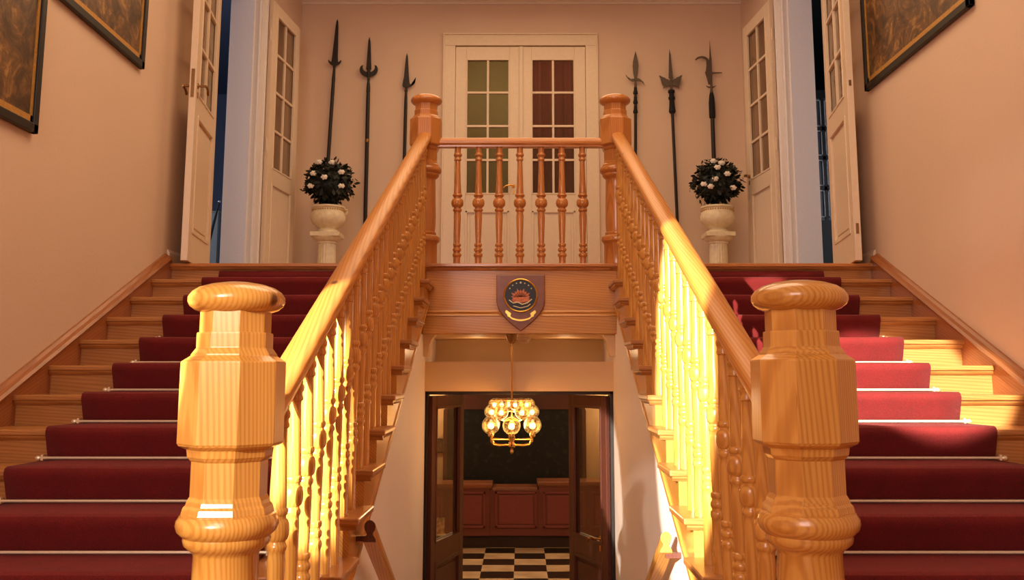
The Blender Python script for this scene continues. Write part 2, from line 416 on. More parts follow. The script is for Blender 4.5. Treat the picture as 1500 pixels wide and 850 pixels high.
# side rooms
def room(s, wallmat, nm):
    m = MB()
    x0, x1 = s * (WX + WT), s * 6.0
    m.box(x1, x1 + s * .1, 5.5, 13.6, L, CZ)
    m.box(x0, x1, 13.5, 13.6, L, CZ); m.box(x0, x1, 5.4, 5.5, L, CZ)
    m.box(x0, x1, 5.5, 13.6, CZ, CZ + .1)
    m.box(s * WX, s * (WX + WT), BY + .2, 13.6, L, CZ)
    struct('wall_room_' + nm, m, wallmat, 'walls of the room behind the %s doorway' % nm, 'wall')
    struct('floor_room_' + nm, MB().box(x0, x1, 5.5, 13.6, L - .06, L), plain('room_floor_' + nm, srgb(60, 50, 44), .6, var=.1), 'dark floor of the room behind the %s doorway' % nm, 'floor')
room(-1, plaster('blue_room_paint', srgb(110, 124, 152)), 'left')
room(1, plaster('dark_room_paint', srgb(46, 54, 54)), 'right')
# room behind the back doors
m = MB(); m.box(-1.6, -.02, 11.6, 11.7, L, CZ); m.box(-1.6, -1.5, 10.2, 11.6, L, CZ)
struct('wall_room_back', m, plaster('olive_room_paint', srgb(150, 142, 96)), 'olive wall seen through the left leaf of the white double door', 'wall')
m = MB(); m.box(-1.6, 1.7, 10.2, 11.8, CZ, CZ + .05); m.box(1.6, 1.7, 10.2, 11.6, L, CZ)
struct('ceiling_room_back', m, M['ceil'], 'ceiling of the room behind the white double door', 'ceiling')
struct('floor_room_back', MB().box(-1.6, 1.7, 10.2, 11.7, L - .05, L), M['treadX'], 'floor of the room behind the white double door', 'floor')
m = MB()
pts = []
for i in range(61):
    x = .0 + i * 1.6 / 60; pts.append((x, 11.45 + .035 * math.sin(i * 1.3)))
pts2 = pts + [(p[0], p[1] + .02) for p in pts[::-1]]
m.prism(pts2, L + .01, CZ - .1, 'Z')
tag(m.build('curtain', plain('maroon_curtain_cloth', srgb(120, 42, 44), .8, var=.1)), 'maroon curtain behind the right leaf of the white double door', 'curtain')

# baseboards on the landing walls
for s, sd in ((-1, 'left'), (1, 'right')):
    m = MB()
    prof = [(s * WX, L), (s * (WX - .018), L), (s * (WX - .018), L + .075), (s * (WX - .010), L + .09), (s * WX, L + .10)]
    m.prism(prof, 6.42, 6.98, 'Y'); m.prism(prof, 8.62, BY, 'Y')
    struct('baseboard_' + sd, m, M['paint'], 'short white baseboard on the landing beside the %s doorway' % sd, 'baseboard')
m = MB()
prof = [(BY, L), (BY - .018, L), (BY - .018, L + .075), (BY - .01, L + .09), (BY, L + .1)]
m.prism(prof, -WX, -.84, 'X'); m.prism(prof, .82, WX, 'X')
struct('baseboard_back', m, M['paint'], 'white baseboard along the back wall of the landing', 'baseboard')

# ------------------------------------------------------------------ STAIRS
XI, XO = .585, 2.37
for s, sd in ((-1, 'left'), (1, 'right')):
    st = thing('staircase', 'wooden %s stair flight rising from the middle landing to the upper landing' % sd, 'staircase', (s * 1.48, 2.95, FL), kind=None)
    def P(mb, name, mat, bevel=0):
        mb.v = [(x - s * 1.48, y - 2.95, z - FL) for x, y, z in mb.v]
        return mb.build(name, mat, st, bevel=bevel)
    for n in range(0, 12):
        zn = L - n * R; yn = D - n * G
        if n:
            P(MB().box(s * XI, s * XO, yn, yn + G + .04, zn - .025, zn), 'tread', M['treadX'], .006)
        m = MB(); m.box(s * (XI + .115 if n else XI + .055), s * XO, yn + .035, yn + .055, zn - R, zn - .025)
        # cove under nosing, returned on the open side
        m.prism([(yn + .012, zn - .0255), (yn + .014, zn - .034), (yn + .026, zn - .045), (yn + .04, zn - .048), (yn + .04, zn - .0255)], s * (XI + .012), s * XO, 'X')
        if n: m.prism([(s * (XI + .012), zn - .0255), (s * (XI + .014), zn - .034), (s * (XI + .026), zn - .045), (s * (XI + .05), zn - .048), (s * (XI + .05), zn - .0255)], yn + .03, yn + G + .03, 'Y')
        P(m, 'riser', M['treadX'])
    # open string under the tread ends
    m = MB()
    for n in range(0, 12):
        zn = L - n * R; yn = D - n * G
        y0, y1 = yn + .035, min(yn + G + .035, D + .035)
        if n == 0: continue
        b = lambda y: pitch(y) - .285
        m.prism([(y0, b(y0)), (y1, b(y1)), (y1, zn - .025), (y0, zn - .025)], s * .625, s * .70, 'X')
    # thin bead at the lower edge
    m.prism([(2.98, pitch(2.98) - .285), (D, pitch(D) - .285), (D, pitch(D) - .262), (2.98, pitch(2.98) - .262)], s * .618, s * .70, 'X')
    P(m, 'open_string', M['pineY'])
    # wall string with cap moulding
    m = MB()
    tp = lambda y: pitch(y) + .045
    m.prism([(2.5, pitch(2.5) - .25), (2.5, tp(2.5)), (6.36, tp(6.36)), (6.42, L + .02), (6.42, L - .2)], s * 2.36, s * 2.398, 'X')
    P(m, 'wall_string', M['stringY'])
    m = MB()
    m.sweep([(s * 2.399, 0), (s * 2.346, 0), (s * 2.342, .010), (s * 2.352, .024), (s * 2.372, .030), (s * 2.385, .042), (s * 2.399, .042)],
            (0, 2.5, tp(2.5) - .018), (0, 6.37, tp(6.37) - .018), smooth=False)
    P(m, 'string_cap', M['stringY'])

# landing edge: nosing and fascia
m = MB()
m.box(-2.37, 2.37, D, D + .16, L - .025, L)
m.prism([(D + .012, L - .0255), (D + .014, L - .034), (D + .026, L - .045), (D + .04, L - .048), (D + .04, L - .0255)], -.62, .62, 'X')
tag(m.build('landing_nosing', M['redX'], bevel=.006), 'long wooden nosing board along the front edge of the upper landing', 'nosing')
f = thing('landing_fascia', 'oak boarded fascia under the landing edge carrying the shield', 'fascia', (0, D + .05, 2.765))
def PF(mb, name, mat, bevel=0):
    mb.v = [(x, y - D - .05, z - 2.765) for x, y, z in mb.v]
    return mb.build(name, mat, f, bevel=bevel)
PF(MB().box(-.66, .66, D + .04, D + .075, 2.925, L - .026), 'upper_board', M['fascia'])
m = MB(); m.prism([(D + .075, 2.925), (D + .034, 2.925), (D + .028, 2.915), (D + .034, 2.90), (D + .026, 2.888), (D + .075, 2.888)], -.66, .66, 'X')
PF(m, 'moulding', M['fascia'])
PF(MB().box(-.66, .66, D + .03, D + .075, 2.768, 2.888), 'lower_board', M['fascia'], .004)

# ------------------------------------------------------------------ runners and rods
for s, sd in ((-1, 'left'), (1, 'right')):
    x0, x1 = s * .93, s * 2.035
    path = []
    for n in range(0, 12):
        zn = L - n * R; yn = D - n * G
        if n == 0: path.append((yn + .022, zn - .052))
        else:
            path += [(yn + .030, zn + .010), (yn + .008, zn + .010), (yn - .006, zn + .004), (yn - .012, zn - .008), (yn - .010, zn - .024), (yn - .002, zn - .042)]
        path += [(yn + .012, zn - .085), (yn + .024, zn - R + .022), (yn + .034, zn - R + .0105)]
    # offset thickness downward: simple closed ribbon with cap faces
    mb = MB(); n = len(path); NX = 8
    vs = []; fs = []
    for (y, z) in path:
        for k in range(NX + 1):
            vs.append((x0 + (x1 - x0) * k / NX, y + .0015 * math.sin(k * 2.1 + y * 9), z + .0008 * math.sin(k * 1.7 + z * 31)))
    for i in range(n - 1):
        for k in range(NX):
            a = i * (NX + 1) + k; fs.append((a, a + 1, a + NX + 2, a + NX + 1))
    mb.add(vs, fs, True)
    o = mb.build('stair_runner', M['carpet'])
    sd_ = o.modifiers.new('thick', 'SOLIDIFY'); sd_.thickness = .009; sd_.offset = 0
    tag(o, 'red carpet runner covering the %s stair flight' % sd, 'carpet')
    for n in range(0, 12):
        zn = L - n * R; yn = D - n * G
        ordn = ['topmost', 'second highest', 'third highest', 'fourth highest', 'fifth highest', 'sixth highest', 'seventh highest', 'eighth highest', 'ninth highest', 'tenth highest', 'second lowest', 'lowest'][n]
        r = thing('stair_rod', '%s brass rod holding the red runner on the %s flight' % (ordn, sd), 'stair rod', (s * 1.4825, yn + .012, zn - R + .020), group='stair rods on the %s flight' % sd)
        MB().tube([(-.585, 0, 0), (.585, 0, 0)], .0062, 8).build('rod', M['rod'], r)
        for e in (-1, 1):
            m = MB(); m.tube([(e * .578, 0, 0), (e * .586, 0, 0), (e * .594, 0, 0), (e * .602, 0, 0)], [.006, .0105, .0105, .004], 10)
            m.box(e * .566, e * .576, -.006, .014, -.010, .014)
            m.build('end_bracket', M['rod'], r)

# ------------------------------------------------------------------ NEWEL POSTS
def octo(prof):  # prof = (flat half width, z)
    k = 1 / math.cos(pi / 8)
    return [(a * k, z) for a, z in prof]
def newel(x, y, ztop, zbase, mat, label):
    t = thing('newel_post', label, 'newel post', (x, y, zbase))
    H = ztop - zbase
    def U(prof): return [(r, z + H) for r, z in prof]
    cap = [(.001, 0), (.03, -.001), (.06, -.006), (.085, -.014), (.100, -.024), (.108, -.036), (.1085, -.046), (.104, -.056), (.093, -.065), (.078, -.070), (.074, -.072)]
    MB().lathe(U(cap), seg=40).build('cap', mat, t)
    m = MB(); m.lathe(U(octo([(.0735, -.070), (.0735, -.118)])), seg=8, smooth=False, rot=pi / 8)
    m.lathe(U(octo([(.0775, -.117), (.0785, -.121), (.0785, -.152), (.084, -.160), (.088, -.166), (.089, -.170), (.106, -.182), (.1075, -.186), (.1075, -.362), (.104, -.368), (.088, -.376), (.086, -.392), (.080, -.400), (.0775, -.402),
                               (.0775, -.478), (.083, -.488), (.085, -.496), (.090, -.502), (.093, -.514), (.093, -.520)])), seg=8, smooth=False, rot=pi / 8)
    m.build('octagonal_block', M['pineBlock'] if mat == M['pineZ'] else mat, t, bevel=.001)
    sh = [(.09, -.515), (.103, -.519), (.110, -.530), (.1115, -.541), (.108, -.553), (.099, -.562), (.094, -.566), (.095, -.572), (.092, -.583), (.082, -.592), (.074, -.598), (.0705, -.606),
          (.072, -.66), (.074, -.76), (.0765, -.86), (.075, -.93), (.071, -.968), (.078, -.972), (.080, -.982), (.076, -.990), (.090, -.996), (.104, -1.006), (.107, -1.020), (.104, -1.034), (.092, -1.044), (.088, -1.050), (.088, -H)]
    MB().lathe(U(sh), seg=36).build('turned_shaft', mat, t)
    return t
NX_ = .655
newel(-NX_, 2.2, 2.702, FL, M['pineZ'], 'large pine newel post at the foot of the left flight')
newel(NX_ - .015, 2.2, 2.706, FL, M['pineZ'], 'large pine newel post at the foot of the right flight')
newel(-NX_ - .008, 6.47, 4.432, L, M['redZ'], 'reddish newel post at the left end of the landing railing')
newel(NX_ - .003, 6.47, 4.432, L, M['redZ'], 'reddish newel post at the right end of the landing railing')

# ------------------------------------------------------------------ BALUSTERS
def bal_profile(length, k=1.0, f=1.0):
    p = [(.0215, 0), (.0215, .040), (.0275, .044), (.0305, .052), (.0275, .060), (.0215, .064), (.021, .072), (.0255, .078), (.0255, .086), (.019, .090), (.0185, .10),
         (.0195, .15), (.0225, .23), (.0265, .295), (.0255, .300), (.033, .304), (.0355, .311), (.032, .318), (.0245, .322), (.0245, .328),
         (.036, .334), (.0425, .344), (.0445, .358), (.0425, .372), (.036, .382), (.0245, .388), (.0245, .393), (.031, .397), (.033, .404), (.030, .411), (.0235, .415), (.0235, .425),
         (.0265, .440), (.0245, .50), (.021, .575), (.019, .612), (.027, .616), (.029, .623), (.027, .630), (.0205, .634), (.0205, .640), (.029, .645), (.0315, .653), (.029, .661), (.0215, .665), (.0215, .672),
         (.030, .677), (.033, .686), (.030, .695), (.0245, .699), (.0235, .710)]
    if f == 1.0: p = [(r if r <= .0215 else .0215 + (r - .0215) * .48, d) for r, d in p]
    out = [(r * f, -d * k) for r, d in p] + [(.0235 * f, -length)]
    return out
RB = .842   # underside of the handrail above the pitch line
def rail_prof(w=.046, h=.066):
    return [(-w * .72, 0), (w * .72, 0), (w * .74, .010), (w * .95, .018), (w, .030), (w * .98, .042), (w * .84, .054), (w * .5, .063), (0, h), (-w * .5, .063), (-w * .84, .054), (-w * .98, .042), (-w, .030), (-w * .95, .018), (-w * .74, .010)]
mesh_cache = {}
def baluster(parent, key, prof, mat, loc):
    if key not in mesh_cache:
        o = MB().lathe(prof, seg=20).build('baluster', mat, parent, loc=loc); mesh_cache[key] = o.data
    else:
        o = bpy.data.objects.new('baluster', mesh_cache[key]); COL.objects.link(o); o.parent = parent; o.location = loc
    return o
for s, sd in ((-1, 'left'), (1, 'right')):
    bx = s * .66
    t = thing('stair_balustrade', 'turned pine balustrade along the open side of the %s flight' % sd, 'balustrade', (bx, 2.3, FL))
    y0, y1 = 2.285, 6.375
    m = MB(); m.sweep(rail_prof(), (0, y0 - 2.3, pitch(y0) + RB - FL), (0, y1 - 2.3, pitch(y1) + RB - FL))
    m.build('handrail', M['rail'], t)
    for n in range(1, 13):
        zn = L - n * R; yn = D - n * G
        for i, dy in enumerate((.065, .2225)):
            y = yn + dy; rb = pitch(y) + RB + .004
            ln = rb - zn
            baluster(t, 'b%d' % i, bal_profile(ln), M['pineZ'], (0, y - 2.3, rb - FL))
t = thing('landing_balustrade', 'short railing with seven turned balusters across the edge of the upper landing', 'balustrade', (0, 6.46, L))
m = MB(); m.sweep(rail_prof(.042, .07), (-.58, 0, .815), (.58, 0, .815), plane='YZ')
m.build('handrail', M['redX'], t)
for x in (669.5, 700.5, 731, 761.5, 793, 823.5, 854):
    X = (x - 763.75) * 6.52 / 1400
    baluster(t, 'land', bal_profile(.818, 1.1, .95), M['redZ'], (X, 0, .818))

# ------------------------------------------------------------------ PANELLED GLAZED DOOR LEAVES
def leaf(parent, loc, rotz, w, h=2.75, mat=None, gl=None, st=.115, gz=(1.155, 2.64), rows=4, cols=2, pz=(.20, 1.02), T=.045, glass_dark=False, label=None, bottom_glass_mat=None):
    mat = mat or M['paint']; gl = gl or M['glass']
    m = MB(); e = .0
    m.box(0, st, -T / 2, T / 2, 0, h); m.box(w - st, w, -T / 2, T / 2, 0, h)
    m.box(st, w - st, -T / 2, T / 2, gz[1], h); m.box(st, w - st, -T / 2, T / 2, pz[1], gz[0]); m.box(st, w - st, -T / 2, T / 2, 0, pz[0])
    m.box(st, w - st, -.008, .008, pz[0], pz[1])
    for d in (-1, 1):      # panel mouldings and raised field
        y0, y1 = d * .008, d * (T / 2 + .006)
        q = .022
        m.box(st - .004, st + q, y0, y1, pz[0], pz[1]); m.box(w - st - q, w - st + .004, y0, y1, pz[0], pz[1])
        m.box(st, w - st, y0, y1, pz[0] - .004, pz[0] + q); m.box(st, w - st, y0, y1, pz[1] - q, pz[1] + .004)
        m.box(st + .05, w - st - .05, y0, d * .015, pz[0] + .05, pz[1] - .05)
        # beads round the glass
        m.box(st - .004, st + .012, d * .004, y1, gz[0], gz[1]); m.box(w - st - .012, w - st + .004, d * .004, y1, gz[0], gz[1])
        m.box(st, w - st, d * .004, y1, gz[0] - .004, gz[0] + .012); m.box(st, w - st, d * .004, y1, gz[1] - .012, gz[1] + .004)
    for c in range(1, cols):
        x = st + (w - 2 * st) * c / cols; m.box(x - .012, x + .012, -T / 2 + .004, T / 2 - .004, gz[0], gz[1])
    for r_ in range(1, rows):
        z = gz[0] + (gz[1] - gz[0]) * r_ / rows; m.box(st, w - st, -T / 2 + .005, T / 2 - .005, z - .012, z + .012)
    o = m.build('door_leaf', mat, parent, loc=loc, rotz=rotz, bevel=.003)
    MB().box(st, w - st, -.002, .002, gz[0], gz[1]).build('glass_panes', gl, o)
    return o
def handle(o, x, z, dirx, T=.045, sides=(-1, 1), mat=None, name='door_handle'):
    mat = mat or M['oldbrass']
    for d in sides:
        m = MB()
        m.tube([(x, d * T / 2, z), (x, d * (T / 2 + .006), z)], [.022, .018], 14)
        m.tube([(x, d * (T / 2 + .004), z), (x, d * (T / 2 + .05), z)], .008, 10)
        m.tube([(x, d * (T / 2 + .05), z), (x + dirx * .03, d * (T / 2 + .055), z + .004), (x + dirx * .08, d * (T / 2 + .052), z - .004), (x + dirx * .105, d * (T / 2 + .05), z - .022), (x + dirx * .11, d * (T / 2 + .05), z - .035)], [.009, .010, .008, .010, .007], 10)
        m.build(name, mat, o)
        m = MB(); m.box(x - .011, x + .011, d * T / 2, d * (T / 2 + .004), z - .085, z - .045)
        m.build('keyhole_plate', mat, o)
def hinges(o, zs, T=.045, mat=None):
    for z in zs:
        m = MB(); m.lathe([(.002, .062), (.006, .055), (.007, .05), (.007, -.05), (.006, -.055), (.002, -.062)], (-.004, 0, z), 10)
        m.build('hinge', mat or M['paint'], o)

# back double door
d1 = thing('door_1', 'closed white glazed double door in the middle of the back wall', 'door', (0, BY, L), kind='structure')
def PD(mb, name, mat, par, org, bevel=0):
    mb.v = [(x - org[0], y - org[1], z - org[2]) for x, y, z in mb.v]
    return mb.build(name, mat, par, bevel=bevel)
m = MB()
for a, b_ in ((-.835, -.715), (.695, .815)):
    m.box(a, b_, BY - .028, BY, L, 6.045); 
m.box(-.835, .815, BY - .028, BY, 6.045, 6.165)
m.box(-.85, -.83, BY - .04, BY, L, 6.175); m.box(.81, .83, BY - .04, BY, L, 6.175); m.box(-.85, .83, BY - .04, BY, 6.165, 6.185)
m.box(-.74, -.715, BY, BY + .1, L, 6.05); m.box(.695, .72, BY, BY + .1, L, 6.05)
PD(m, 'door_frame', M['paint'], d1, (0, BY, L), .004)
lf = leaf(d1, (-.712, .012, .005), 0, .70, 2.79, st=.117, gz=(1.16, 2.65), pz=(.2, .98), gl=M['pane_dk'])
handle(lf, .63, 1.245, -1, sides=(-1,), mat=M['brass']); hinges(lf, (.35, 1.5, 2.4))
lf = leaf(d1, (.692, .012, .005), 0, -.70 * -1, 2.79, st=.117, gz=(1.16, 2.65), pz=(.2, .98), gl=M['pane_dk'])
lf.location.x = -.008
m = MB(); m.box(-.02, .014, -.036, -.020, 0, 2.79); m.build('cover_strip', M['paint'], d1)

# side doors
for s, nm, sd in ((-1, 'door_2', 'left'), (1, 'door_3', 'right')):
    o_ = (s * WX, 7.76, L)
    dd = thing(nm, 'open white double door in the doorway of the %s wall' % sd, 'door', o_, kind='structure')
    m = MB()
    # surface casing
    m.box(s * WX, s * (WX - .022), 8.42, 8.56, L, DH + .12); m.box(s * WX, s * (WX - .022), 6.99, 7.12, L, DH + .12); m.box(s * WX, s * (WX - .022), 7.12, 8.42, DH, DH + .12)
    m.box(s * WX, s * (WX - .032), 8.54, 8.57, L, DH + .13); m.box(s * WX, s * (WX - .032), 6.98, 7.0, L, DH + .13); m.box(s * WX, s * (WX - .032), 6.98, 8.57, DH + .11, DH + .14)
    # rebates and lining
    m.box(s * (WX - .004), s * (WX + .05), 8.385, 8.425, L, DH); m.box(s * (WX + .04), s * (WX + WT), 8.36, 8.425, L, DH)
    m.box(s * (WX - .004), s * (WX + WT), 7.115, 7.15, L, DH); m.box(s * (WX - .004), s * (WX + WT), 7.12, 8.42, DH - .03, DH + .002)
    PD(m, 'door_frame', M['whitep'], dd, o_, .003)
    rel = lambda x, y: (x - o_[0], y - o_[1], .008)
    # near leaf, folded back towards the camera
    a = math.radians(8.0)
    dx, dy = -s * math.sin(a), -math.cos(a)
    lf = leaf(dd, rel(s * 2.352, 7.09), math.atan2(dy, dx), .80)
    if s < 0:
        handle(lf, .742, 1.215, -1)
        m = MB(); m.box(.7998, .803, -.011, .011, 1.12, 1.32); m.build('lock_plate', M['oldbrass'], lf)
    else:
        m = MB(); m.box(.7998, .803, -.009, .009, .18, .25); m.box(.7998, .803, -.008, .008, 1.2, 1.24); m.build('bolt_plate', M['oldbrass'], lf)
    hinges(lf, (.3, 1.4, 2.5))
    a = math.radians(5.5)
    dx, dy = -s * math.sin(a), math.cos(a)
    lf = leaf(dd, rel(s * 2.352, 8.60), math.atan2(dy, dx), .76)
    hinges(lf, (.18, 1.36, 2.42))
    if s > 0: handle(lf, .70, 1.20, -1, sides=(-1, 1))

# objects inside the side rooms
cab = thing('display_cabinet', 'dark glazed cabinet with pale-edged panes in the room behind the right doorway', 'cabinet', (3.635, 11.2, L))
m = MB()
x0, x1 = -.62, .62; H_ = 2.68
m.box(x0, x1, 0, .04, H_ - .1, H_); m.box(x0, x0 + .05, 0, .04, 0, H_); m.box(x1 - .05, x1, 0, .04, 0, H_); m.box(x0, x1, .36, .40, 0, H_)
m.box(x0, x0 + .03, .04, .36, 0, H_); m.box(x1 - .03, x1, .04, .36, 0, H_); m.box(x0, x1, 0, .40, 0, 1.08)
cols_ = 6; W_ = (x1 - x0 - .1) / cols_; rows_ = [1.09, 1.47, 1.84, 2.20, 2.58]
for c in range(1, cols_): m.box(x0 + .05 + c * W_ - .018, x0 + .05 + c * W_ + .018, 0, .035, 1.08, H_ - .1)
for z in rows_[1:-1]: m.box(x0 + .05, x1 - .05, 0, .035, z - .022, z + .022)
m.build('cabinet_body', M['black'], cab)
m = MB()
for c in range(cols_):
    for a_, b_ in zip(rows_[:-1], rows_[1:]):
        X0 = x0 + .05 + c * W_ + .02; X1 = X0 + W_ - .04; Z0, Z1 = a_ + .026, b_ - .026
        for bx_ in ((X0, X0 + .012, Z0, Z1), (X1 - .012, X1, Z0, Z1), (X0, X1, Z0, Z0 + .012), (X0, X1, Z1 - .012, Z1)):
            m.box(bx_[0], bx_[1], -.006, .004, bx_[2], bx_[3])
m.build('glazing_bead', plain('pale_bead', srgb(250, 250, 250), .3), cab)
MB().box(x0 + .05, x1 - .05, .016, .020, 1.08, H_ - .1).build('cabinet_glass', plain('blue_grey_glass', srgb(112, 118, 128), .25), cab)
pl = thing('leaning_pole', 'black pole with a shiny tip leaning inside the left doorway', 'pole', (-3.29, 9.6, L))
MB().tube([(0, 0, .012), (.205, .0, 1.0)], [.024, .010], 10).build('shaft', M['black'], pl)
MB().sphere((.207, .0, 1.01), .016, 10, 8).build('tip', plain('chrome_tip', srgb(230, 230, 235), .1, 1), pl)
m = MB(); m.box(-.3, .3, 0, .05, .06, .96); m.box(-.31, .31, -.01, .06, .96, .975); m.box(-.28, -.24, -.1, .15, 0, .06); m.box(.24, .28, -.1, .15, 0, .06)
tag(m.build('low_screen', plain('grey_screen', srgb(150, 160, 160), .6), loc=(-3.50, 9.95, L), bevel=.003), 'low pale grey screen standing inside the left room', 'screen')

# ------------------------------------------------------------------ LOWER DOORS
d4 = thing('door_4', 'open dark brown glazed double door below the landing', 'door', (0, 6.72, 0), kind='structure')
m = MB()
m.box(-.668, -.648, -.02, .14, 0, 2.385); m.box(.612, .66, -.02, .14, 0, 2.385); m.box(-.66, .655, -.02, .14, 2.36, 2.385)
m.build('door_frame', plain('black_brown_frame', srgb(38, 26, 22), .4, var=.1), d4, bevel=.003)
for s, ang in ((-1, 72.5), (1, 68)):
    a = math.radians(ang if s < 0 else 180 - ang)
    lf = leaf(d4, (-.642 if s < 0 else .608, .06, .01), a, .62, 2.34, mat=M['mahog'], gl=M['glass_door'], st=.078, gz=(1.33, 2.26), pz=(.12, 1.20), rows=1, cols=1)
    if s > 0: handle(lf, .10, 1.36, 1, mat=M['brass'])
    if s > 0:
        pass

# ------------------------------------------------------------------ MIDDLE FLIGHT (down to the hall)
mf = thing('descending_steps', 'steps going down from the middle landing to the dark lower doorway', 'staircase', (0, 2.83, 0))
r2, g2 = FL / 11, .273
for n in range(1, 11):
    z = FL - n * r2; y = 2.83 + (n - 1) * g2
    MB().box(-.66, .63, y - .02 - 2.83, y + g2 - 2.83 + .02, z - .03, z).build('tread', M['treadX'], mf, bevel=.004)
    MB().box(-.66, .63, y + g2 - .02 - 2.83, y + g2 - 2.83, z - r2, z - .03).build('riser', M['treadX'], mf)
for s, sd in ((-1, 'left'), (1, 'right')):
    t = thing('stair_handrail', 'short wooden handrail on the %s well wall going down to the hall' % sd, 'handrail', (s * .57, 3.74, 1.0))
    c0 = (0, -.02 if s < 0 else .16, .868 if s < 0 else .80); 
    c1 = (0, 2.1, .868 - 2.12 * .52)
    prof = [(-.024, 0), (.024, 0), (.022, .010), (.012, .026), (.0115, .034), (.019, .044), (.0215, .056), (.019, .068), (.010, .077), (0, .080), (-.010, .077), (-.019, .068), (-.0215, .056), (-.019, .044), (-.0115, .034), (-.012, .026), (-.022, .010)]
    m = MB(); m.sweep(prof, c0, c1); m.build('rail', M['pineD'], t)
    if s < 0: MB().sweep(prof, (0, c0[1] - .006, c0[2] + .003), (0, c0[1] + .001, c0[2])).build('dark_end_cap', M['mahog'], t)
    for k in (0, .5, 1):
        y = c0[1] + .012 + (c1[1] - c0[1] - .1) * k; z = .868 - (y + .02) * .52
        m = MB(); m.box(0, s * .083, y, y + .02, z + .008, z + .028); m.build('bracket', M['mahog'], t)

# ------------------------------------------------------------------ POLEARMS
def quad_blade(m, outline, th=.008):
    """flat blade with a ridge: outline list of (x,z); centre thicker"""
    n = len(outline); cx = sum(p[0] for p in outline) / n; cz = sum(p[1] for p in outline) / n
    m.prism(outline, -th / 2, th / 2, 'Y')
PB = 9.945
def polearm(name, xt, zt, xb, zb, label, build):
    """thing at the foot of the haft; build(m_iron, m_haft...) draws in a local frame with z up along the haft, tip at z=0 downward negative"""
    lean = math.atan2(xt - xb, zt - zb)
    Lh = (zt - L) / math.cos(lean)
    x0 = xt - math.tan(lean) * (zt - L)
    t = thing(name, label, 'polearm', (x0, PB, L), group='old polearms standing against the back wall'); t.rotation_euler = (0, lean, 0)
    build(t, Lh)
    return t
def haft(t, Lh, top, r=.0165, seg=8, col=None):
    m = MB(); m.lathe([(r * .9, Lh - top), (r, Lh - top - .1), (r, .03), (r * .5, .0)], seg=seg); m.build('shaft', M['haft'], t)
def arm1(t, H):
    m = MB()
    m.prism([(0, H), (-.010, H - .03), (-.016, H - .10), (-.030, H - .42), (-.036, H - .485), (-.05, H - .482), (-.066, H - .462), (-.072, H - .468), (-.066, H - .492), (-.045, H - .515), (-.018, H - .53),
             (-.012, H - .56), (.012, H - .56), (.018, H - .53), (.045, H - .515), (.066, H - .492), (.072, H - .468), (.066, H - .462), (.05, H - .482), (.036, H - .485), (.030, H - .42), (.016, H - .10), (.010, H - .03)], -.005, .005, 'Y')
    m.prism([(0, H - .01), (-.004, H - .5), (.004, H - .5)], -.009, .009, 'Y')
    m.lathe([(.012, H - .53), (.016, H - .62), (.02, H - .70)], seg=10)
    m.build('blade', M['iron'], t, bevel=.002); haft(t, H, .69, .019)
def arm2(t, H):
    m = MB()
    m.prism([(0, H), (-.012, H - .05), (-.026, H - .33), (-.028, H - .37), (.028, H - .37), (.026, H - .33), (.012, H - .05)], -.005, .005, 'Y')
    cr = []
    for i in range(15):
        a = math.radians(150 + i * (240) / 14); cr.append((.098 * math.cos(a) * 1.0, H - .37 + .085 * math.sin(a)))
    for i in range(13):
        a = math.radians(388 - i * (236) / 12); cr.append((.066 * math.cos(a), H - .345 + .055 * math.sin(a)))
    m.prism(cr, -.004, .004, 'Y')
    m.lathe([(.020, H - .36), (.018, H - .44), (.013, H - .47), (.017, H - .48), (.014, H - .50), (.02, H - .56), (.022, H - .62)], seg=10)
    m.build('blade', M['iron'], t, bevel=.0015); haft(t, H, .61, .021)
    m = MB(); z = H - 1.16; m.lathe([(.0215, z + .02), (.024, z + .016), (.024, z - .016), (.0215, z - .02)], seg=12); m.build('collar', M['oldbrass'], t)
def arm3(t, H):
    m = MB()
    m.prism([(0, H), (-.010, H - .04), (-.018, H - .14), (-.026, H - .27), (-.036, H - .32), (-.042, H - .365), (-.03, H - .385), (0, H - .39), (.03, H - .385), (.055, H - .375), (.08, H - .345), (.098, H - .29), (.092, H - .33), (.075, H - .355), (.05, H - .36), (.036, H - .335),
             (.030, H - .30), (.026, H - .26), (.018, H - .14), (.010, H - .04)], -.005, .005, 'Y')
    m.lathe([(.012, H - .38), (.011, H - .41), (.018, H - .415), (.018, H - .43), (.014, H - .435), (.016, H - .50)], seg=10)
    m.build('blade', M['iron'], t, bevel=.0015); haft(t, H, .49, .018)
def arm4(t, H):
    m = MB()
    m.prism([(0, H), (-.012, H - .05), (-.027, H - .12), (-.030, H - .17), (-.024, H - .25), (-.012, H - .31), (.012, H - .31), (.024, H - .25), (.030, H - .17), (.027, H - .12), (.012, H - .05)], -.005, .005, 'Y')
    m.prism([(-.012, H - .31), (-.05, H - .315), (-.085, H - .29), (-.105, H - .265), (-.10, H - .285), (-.07, H - .325), (-.03, H - .345), (0, H - .335), (.03, H - .34), (.065, H - .345), (.09, H - .37), (.10, H - .385), (.085, H - .345), (.05, H - .315), (.03, H - .305), (.012, H - .31)], -.004, .004, 'Y')
    m.lathe([(.010, H - .30), (.012, H - .36), (.016, H - .45)], seg=10)
    m.build('blade', M['steel'], t, bevel=.0015); haft(t, H, .44, .016)
    m = MB()
    for k in range(3):
        z = H - .47 - k * .105; m.lathe([(.017, z + .06), (.018, z + .03), (.026, z), (.024, z - .012), (.016, z - .018)], seg=12)
    m.build('socket_rings', M['tassel'], t)
